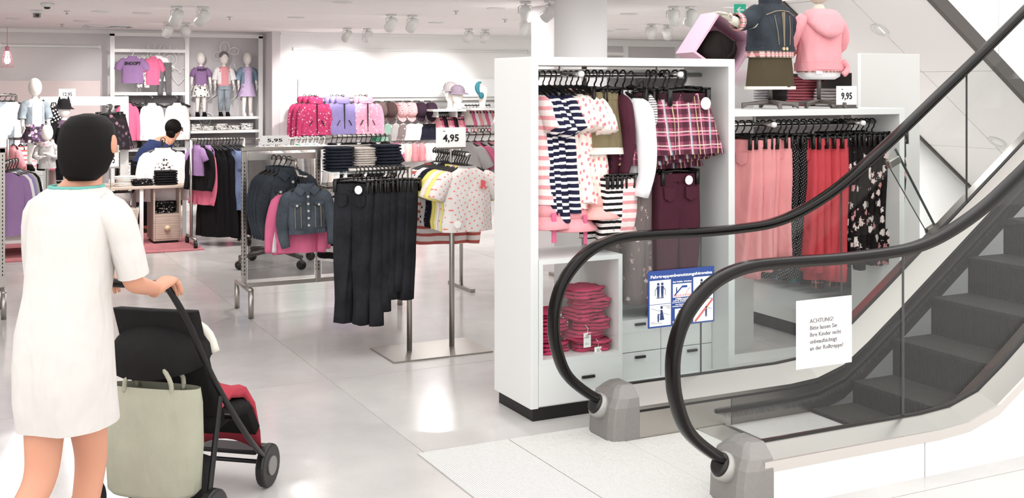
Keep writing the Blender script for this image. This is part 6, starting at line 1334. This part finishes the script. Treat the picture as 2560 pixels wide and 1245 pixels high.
# pink cage pendant
p = at_d(18, 145, 15.2); t = thing('pendant_lamp', 'pink wire cage pendant lamp with a bare bulb at the far left', 'lamp', (p.x, p.y, p.z)); PW = mat('pink_wire', '#d98fa0', .5)
for k in range(8): aa = 2 * pi * k / 8; MB().tube([(.03 * cos(aa), .03 * sin(aa), .1), (.055 * cos(aa), .055 * sin(aa), .02), (.075 * cos(aa), .075 * sin(aa), -.12)], .004, 5).build('cage_wire', PW, t)
for r_, z_ in ((.03, .1), (.058, .01), (.075, -.12)): MB().tube([(r_ * cos(2 * pi * k / 16), r_ * sin(2 * pi * k / 16), z_) for k in range(17)], .004, 5).build('cage_ring', PW, t)
MB().lathe([(.02, .1), (.02, .05), (.03, .0), (.036, -.04), (.02, -.075), (.002, -.08)], 14).build('bulb', mat('bulb_glow', '#fff4e6', .3, emit=6), t, smooth=True); MB().lathe([(.024, .09), (.024, .15), (.008, .16)], 12).build('socket', PW, t, smooth=True); MB().tube([(0, 0, .16), (0, 0, CEIL - p.z)], .004, 5).build('cord', PW, t)
# black shoes on the white plinth by the first mannequin
for i in range(2): boot(at_y(58 + 22 * i, 440, 13.1).x, 13.05, .501, .3, 'black shoe on the white mannequin table, %s one' % ['left', 'right'][i])
# ================================================================ people
def limb_hand(t, p, d, palm, m, L=.17, curl=.9):
    """five-fingered hand curled round a bar; d = direction of the fingers, palm = normal pointing to the bar"""
    p, d, palm = Vector(p), Vector(d).normalized(), Vector(palm).normalized(); s = d.cross(palm).normalized(); b = MB()
    b.loft([[q + s * (a * cos(2 * pi * k / 12)) + palm * (c * sin(2 * pi * k / 12)) for k in range(12)] for q, a, c in ((p - d * .03, .025, .022), (p + d * .02, .03, .02), (p + d * .06, .04, .016), (p + d * .085, .04, .014))])
    for o_, ln in ((-.03, .9), (-.01, 1.0), (.01, .96), (.03, .8)):
        q = p + d * .08 + s * o_; pts = [q]; dd = d.copy()
        for sg in (.036, .028, .022):
            dd = (Matrix.Rotation(-curl, 3, s) @ dd) if False else (dd * cos(curl) + palm * sin(curl)); palm2 = palm
            pts.append(pts[-1] + dd.normalized() * sg * ln)
        b.tube(pts, [.0095, .009, .0085, .006], 7)
    q = p + d * .025 + s * .035; b.tube([q, q + d * .025 + s * .02 + palm * .015, q + d * .05 + s * .012 + palm * .04], [.011, .01, .007], 7)
    return b.build('hand', m, t, smooth=True)
f2 = dl(1.33, .30).normalized(); RZ = math.atan2(f2.y, f2.x) - pi / 2
base = dl(3.82, -1.50)
wp = thing('person', 'dark-haired person in a loose white tunic pushing a stroller, seen from behind', 'person', (base.x, base.y, 0), RZ)
V = [(0, 0, .93), (0, .01, 1.1), (.01, .04, 1.28), (.02, .055, 1.4), (.025, .065, 1.47), (.04, .085, 1.535), (.045, .09, 1.6), (.045, .09, 1.655)]
R = [(.125, .1), (.105, .085), (.125, .09), (.08, .065), (.046, .046), (.055, .06), (.064, .078), (.048, .058)]
Eg = [(i, i + 1) for i in range(7)]
ARM = {}
for k in (-1, 1):
    n0 = len(V); A = [(k * .135 + .015, .05, 1.375), (k * .175 + .02, .10, 1.12), (k * .13, .36, 1.055)]; ARM[k] = A; V += A; R += [.044, .036, .026]; Eg += [(3, n0), (n0, n0 + 1), (n0 + 1, n0 + 2)]
LEGS = {1: [(.05, .02, .86), (.0, .16, .49), (-.03, .1, .1), (-.03, .13, .045), (-.03, .24, .03)], -1: [(-.05, -.02, .86), (-.05, -.05, .48), (-.1, -.36, .2), (-.11, -.39, .14), (-.11, -.32, .045)]}
for k in (-1, 1):
    n0 = len(V); V += LEGS[k]; R += [.088, .058, .036, .034, .026]; Eg += [(0, n0)] + [(n0 + i, n0 + i + 1) for i in range(4)]
me = skin(V, Eg, R, sub=2); me.materials.append(SKIN); mk('body', me, wp)
b = MB()
rows = []
for z, a, c, y in ((.655, .152, .16, .03), (.75, .155, .155, .01), (.87, .155, .145, 0), (.98, .15, .135, 0), (1.1, .14, .115, .015), (1.22, .145, .115, .035), (1.32, .15, .112, .045), (1.39, .148, .105, .052), (1.43, .118, .095, .056), (1.452, .082, .078, .06)): rows.append(oval(a, c, z, 26, .012 * (z - .9), y, .05 if z < 1.1 else .015, 6, z * 3))
b.loft(rows, False, False); b.loft([rows[0], [Vector((p.x * .93, p.y * .93, p.z + .03)) for p in rows[0]]], False, False)
for k in (-1, 1):
    q = MB(); q.tube(catmull([(k * .1 + .01, .05, 1.375), (k * .145 + .015, .055, 1.345), (k * .17 + .018, .075, 1.24), (k * .18 + .02, .095, 1.15)], 3), [.062, .062, .062, .06, .058, .056, .055, .054, .053, .053], 12, False); b.add(q.v, q.f)
tu = b.build('tunic', cloth('white_linen', '#cdc9c4', .06), wp, smooth=True)
MB().tube([oval(.083, .079, 1.452, 20, .006, .06)[i % 20] for i in range(21)], .006, 6).build('turquoise_trim', cloth('turquoise_trim', '#6fb0a6', .1), tu, smooth=True)
b = MB(); b.loft([oval(a, c, z, 20, .042, y) for z, a, c, y in ((1.475, .045, .04, .04), (1.5, .066, .075, .05), (1.55, .08, .095, .06), (1.61, .083, .1, .066), (1.66, .075, .09, .07), (1.69, .05, .06, .072), (1.7, .012, .016, .072))], True, True)
b.build('hair', HAIR, wp, smooth=True)
for k in (-1, 1):
    MB().ellipsoid((k * .03 + .045, .165, 1.615), .011, .006, .008, 10, 6).build('eye', mat('eye_white', '#efeae4', .3), wp, smooth=True)
    MB().ellipsoid((k * .078 + .043, .1, 1.595), .008, .02, .032, 10, 8).build('ear', SKIN, wp, smooth=True)
MB().loft([[Vector((.045 + a * cos(2 * pi * k / 8), y, z + a * 1.3 * sin(2 * pi * k / 8))) for k in range(8)] for a, y, z in ((.012, .165, 1.6), (.013, .185, 1.585), (.006, .195, 1.58))]).build('nose', SKIN, wp, smooth=True); MB().ellipsoid((.042, .155, 1.548), .022, .006, .006, 10, 6).build('mouth', mat('lips', '#a5605a', .5), wp, smooth=True)
for k in (-1, 1): limb_hand(wp, (k * .13, .37, 1.055), (0, 1, .25), (0, .2, -1), SKIN)
for k, pts in ((1, [(-.03, .06, .0), (-.03, .28, 0)]), (-1, [(-.11, -.39, .1), (-.11, -.27, .0)])):
    p0, p1 = Vector(pts[0]), Vector(pts[1]); b = MB(); d = (p1 - p0)
    M = Matrix.Translation((p0 + p1) / 2) @ Matrix.Rotation(math.atan2(d.z, d.y), 4, 'X'); b.loft([[M @ Vector((v.x, v.y, v.z)) for v in oval(.048, .12 if k == 1 else .11, z, 16)] for z in (0.0, .02)]); b.build('sandal', cloth('tan_leather', '#7d5d46', .2), wp)
# stroller
sp_ = dl(3.82, -1.50) + Vector((f2.x, f2.y, 0)) * .46 - Vector((f2.y, -f2.x, 0)) * .085
sr = thing('stroller', 'black framed stroller with grey-green canvas bag and red blanket', 'stroller', (sp_.x, sp_.y, 0), RZ)
FRM = mat('stroller_frame', '#171516', .35, .4); SEATM = cloth('stroller_black', '#1d1b1b', .25)
for s in (-1, 1):
    MB().tube(catmull([(s * .2, 0, 1.05), (s * .23, .1, .9), (s * .24, .3, .62), (s * .23, .62, .3), (s * .2, .86, .13)], 5), .013, 8).build('side_tube', FRM, sr, smooth=True)
    MB().tube([(s * .235, .36, .55), (s * .25, .22, .12)], .012, 8).build('rear_strut', FRM, sr)
    for (y, r_, x) in ((.22, .11, s * .27), (.88, .095, s * .2)):
        wl = MB(); wl.tube([(x - .02, y, r_), (x + .02, y, r_)], r_, 22); w_ = wl.build('wheel', BLACK, sr, smooth=False, bevel=.01); MB().tube([(x - .026, y, r_), (x + .026, y, r_)], r_ * .45, 14).build('hub', mat('hub_grey', '#8b8784', .4, .5), w_)
MB().tube([(-.2, 0, 1.05), (-.1, -.02, 1.055), (.1, -.02, 1.055), (.2, 0, 1.05)], .017, 10).build('handlebar', RUBBER, sr, smooth=True); MB().tube([(-.25, .22, .12), (.25, .22, .12)], .01, 8).build('rear_axle', FRM, sr); MB().tube([(-.2, .87, .11), (.2, .87, .11)], .01, 8).build('front_axle', FRM, sr); MB().tube([(-.235, .5, .42), (.235, .5, .42)], .012, 8).build('cross_tube', FRM, sr)
b = MB(); b.loft([[Vector((x, y + dy, z)) for x, dy in ((-.19, 0), (-.17, -.03), (0, -.045), (.17, -.03), (.19, 0), (.17, .03), (0, .02), (-.17, .03))] for y, z in ((.5, .4), (.42, .55), (.33, .75), (.27, .9))]); b.build('seat_back', SEATM, sr, smooth=True)
b = MB(); b.loft([[Vector((x, y, z + dz)) for x, dz in ((-.18, 0), (-.16, .03), (0, .02), (.16, .03), (.18, 0), (.16, -.04), (-.16, -.04))] for y, z in ((.45, .4), (.6, .42), (.75, .4), (.84, .28))]); b.build('seat_pan', SEATM, sr, smooth=True)
b = MB(); rings = []
for i in range(8):
    th = radians(100 + i * 14); rings.append([Vector((.21 * cos(pi * k / 10), .36 - .0 + (.2 * sin(pi * k / 10) + .04) * cos(th), .7 + (.14 * sin(pi * k / 10) + .02) * sin(th))) for k in range(11)])
b.loft(rings, False, False, closed=False); b.build('canopy', SEATM, sr, smooth=True)
MB().tube(catmull([(-.21, .36, .72), (-.16, .36, .81), (0, .36, .86), (.16, .36, .81), (.21, .36, .72)], 4), .022, 8).build('canopy_edge', cloth('cream_edge', '#d9d3c6', .1), sr, smooth=True)
b = MB(); b.loft([oval(.16, .05, z, 16, 0, .56) for z in (.1, .26)]); b.v = [(v[0], .25 + (v[1] - .51) * 2.6, v[2]) for v in b.v]; b.build('basket', SEATM, sr, smooth=True)
o = mk('canvas_bag', MB().loft([oval(a, c, z, 22, 0, 0, .04, 4) for z, a, c in ((0, .17, .075), (.02, .19, .09), (.2, .2, .095), (.36, .2, .075), (.42, .195, .05))], True, False).mesh('canvas_bag', cloth('greygreen_canvas', '#a5a492', .12), True), None, (sp_.x + f2.x * .19 + f2.y * .04, sp_.y + f2.y * .19 - f2.x * .04, .2), RZ); tag(o, 'grey-green canvas shopping bag hanging on the stroller back', 'bag')
for yy in (-.045, .045): MB().tube(catmull([(-.1, yy, .4), (-.09, yy, .46), (0, yy * .4, .53), (.09, yy, .46), (.1, yy, .4)], 4), .009, 6).build('bag_handle', cloth('greygreen_canvas', '#a5a492', .12), o, smooth=True)
b = MB(); rings = []
for i, (y, z) in enumerate(((.5, .5), (.6, .53), (.72, .5), (.82, .42), (.88, .3), (.89, .2))): rings.append([Vector((x, y + .012 * sin(x * 40 + i), z + .02 * sin(x * 30 + i * 1.3) - abs(x) ** 2 * 2)) for x in [-.17 + .034 * k for k in range(11)]] + [Vector((x, y - .012, z - .02 - abs(x) ** 2 * 2)) for x in [.17 - .034 * k for k in range(11)]])
b.loft(rings); o = b.build('red_blanket', cloth('red_fleece', '#a93b48', .2), None, smooth=True, loc=(sp_.x, sp_.y, .02), rz=RZ); tag(o, 'crumpled red blanket lying over the stroller seat', 'blanket')
MB().box(-.15, .15, .86, .98, .14, .16).build('footrest', FRM, sr, bevel=.005)
# ---------------------------------------------------------------- shop assistant leaning over behind the wooden table
h0 = at_y(437, 325, 14.35)
ap = thing('person', 'dark-haired shop assistant with glasses leaning over behind the wooden table', 'person', (h0.x - .25, 14.35, 0), 0)
dx = .25; hz = h0.z
V = [(-.12, .05, .84), (-.04, .02, .97), (.08, 0, 1.07), (.16, 0, hz - .15), (dx - .03, -.01, hz - .09), (dx, -.02, hz - .02), (dx + .01, -.02, hz + .05)]
R = [(.14, .11), (.125, .1), (.13, .1), (.07, .07), (.05, .05), (.07, .075), (.07, .07)]; Eg = [(i, i + 1) for i in range(6)]
hp = at_y(490, 465, 14.2) - Vector(ap.location)
for k in (-1, 1):
    n0 = len(V); A = [(.1, k * .15 - .0, hz - .2), (.22, k * .19 - .03, .82), (hp.x - .05, hp.y + (0 if k < 0 else .25), hp.z + .06)]; V += A; R += [.045, .038, .026]; Eg += [(3, n0), (n0, n0 + 1), (n0 + 1, n0 + 2)]
for k in (-1, 1):
    n0 = len(V); V += [(-.12, k * .09, .76), (-.06, k * .09, .44), (-.12, k * .09, .09), (-.02, k * .09, .035)]; R += [.085, .06, .04, .032]; Eg += [(0, n0)] + [(n0 + i, n0 + i + 1) for i in range(3)]
me = skin(V, Eg, R, sub=2); me.materials.append(SKIN); mk('body', me, ap)
def along(rows, n=20):
    b = MB(); rr = []
    for (x, y, z, a, c, tl) in rows: M = Matrix.Translation((x, y, z)) @ Matrix.Rotation(tl, 4, 'Y'); rr.append([M @ v for v in oval(c, a, 0, n)])
    b.loft(rr, False, False); return b
b = along(((-.13, .05, .8, .17, .13, .2), (-.06, .02, .95, .155, .125, .5), (.04, 0, 1.04, .165, .125, .8), (.12, 0, hz - .19, .15, .1, .8), (.17, 0, hz - .14, .08, .075, .7)))
for k in (-1, 1):
    q = MB(); q.tube([Vector((.1, k * .1, hz - .19)), Vector((.11, k * .17, hz - .23)), Vector((.17, k * .195 - .01, hz - .35))], [.06, .058, .055], 12, False); b.add(q.v, q.f)
b.build('navy_shirt', cloth('navy_shirt', '#2a3458', .15), ap, smooth=True)
b = along(((-.12, .05, .6, .15, .13, 0), (-.12, .05, .72, .16, .14, 0), (-.13, .05, .85, .165, .13, .2)))
for k in (-1, 1): b.loft([oval(a, a, z, 14, x, k * .09) for x, z, a in ((-.12, .74, .09), (-.06, .44, .072), (-.12, .1, .06))])
b.build('black_trousers', BLACKC, ap, smooth=True)
hc = Vector((dx, -.02, hz + .015)); b = MB(); b.ellipsoid(hc + Vector((-.022, .01, .018)), .1, .1, .105, 18, 12); b.ellipsoid(hc + Vector((-.05, 0, -.05)), .06, .085, .08, 14, 10); b.build('hair', HAIR, ap, smooth=True)
for k in (-1, 1): MB().tube([hc + Vector((.085 + .006 * cos(a), k * .03 + .022 * cos(a), .0 + .02 * sin(a))) for a in [2 * pi * q / 12 for q in range(13)]], .003, 5).build('glasses_rim', BLACK, ap); MB().ellipsoid(hc + Vector((.074, k * .03, 0)), .006, .01, .008, 8, 6).build('eye', INK, ap)
MB().loft([[hc + Vector((x, a * cos(2 * pi * k / 8), z + a * sin(2 * pi * k / 8))) for k in range(8)] for x, z, a in ((.07, -.015, .012), (.095, -.025, .011), (.1, -.03, .005))]).build('nose', SKIN, ap, smooth=True); MB().ellipsoid(hc + Vector((.075, 0, -.055)), .006, .02, .006, 8, 6).build('mouth', mat('lips', '#a5605a', .5), ap)
limb_hand(ap, hp + Vector((-.05, 0, .06)), (.6, 0, -.5), (0, 1, 0), SKIN); limb_hand(ap, hp + Vector((-.05, .25, .06)), (.6, 0, -.5), (0, -1, 0), SKIN)
for k in (-1, 1): MB().loft([oval(.1, .045, z, 14, -.05, k * .09) for z in (0, .045)]).build('shoe', BLACK, ap)
o = mk('green_garment', skirt_mb(.1, .42, .05, 141, top=0, flare=.6, amp=.3, k=6).mesh('green_garment', GREENC, True), None, at_y(478, 372, 14.0), 0); tag(o, 'green garment held up beside the shop assistant', 'garment')
o = mk('white_cloth', skirt_mb(.06, .22, .03, 142, top=0, flare=.5, amp=.3, k=5).mesh('white_cloth', CREAMC, True), None, at_y(489, 468, 14.2), 0); tag(o, 'white cloth in the hand of the shop assistant', 'cloth')
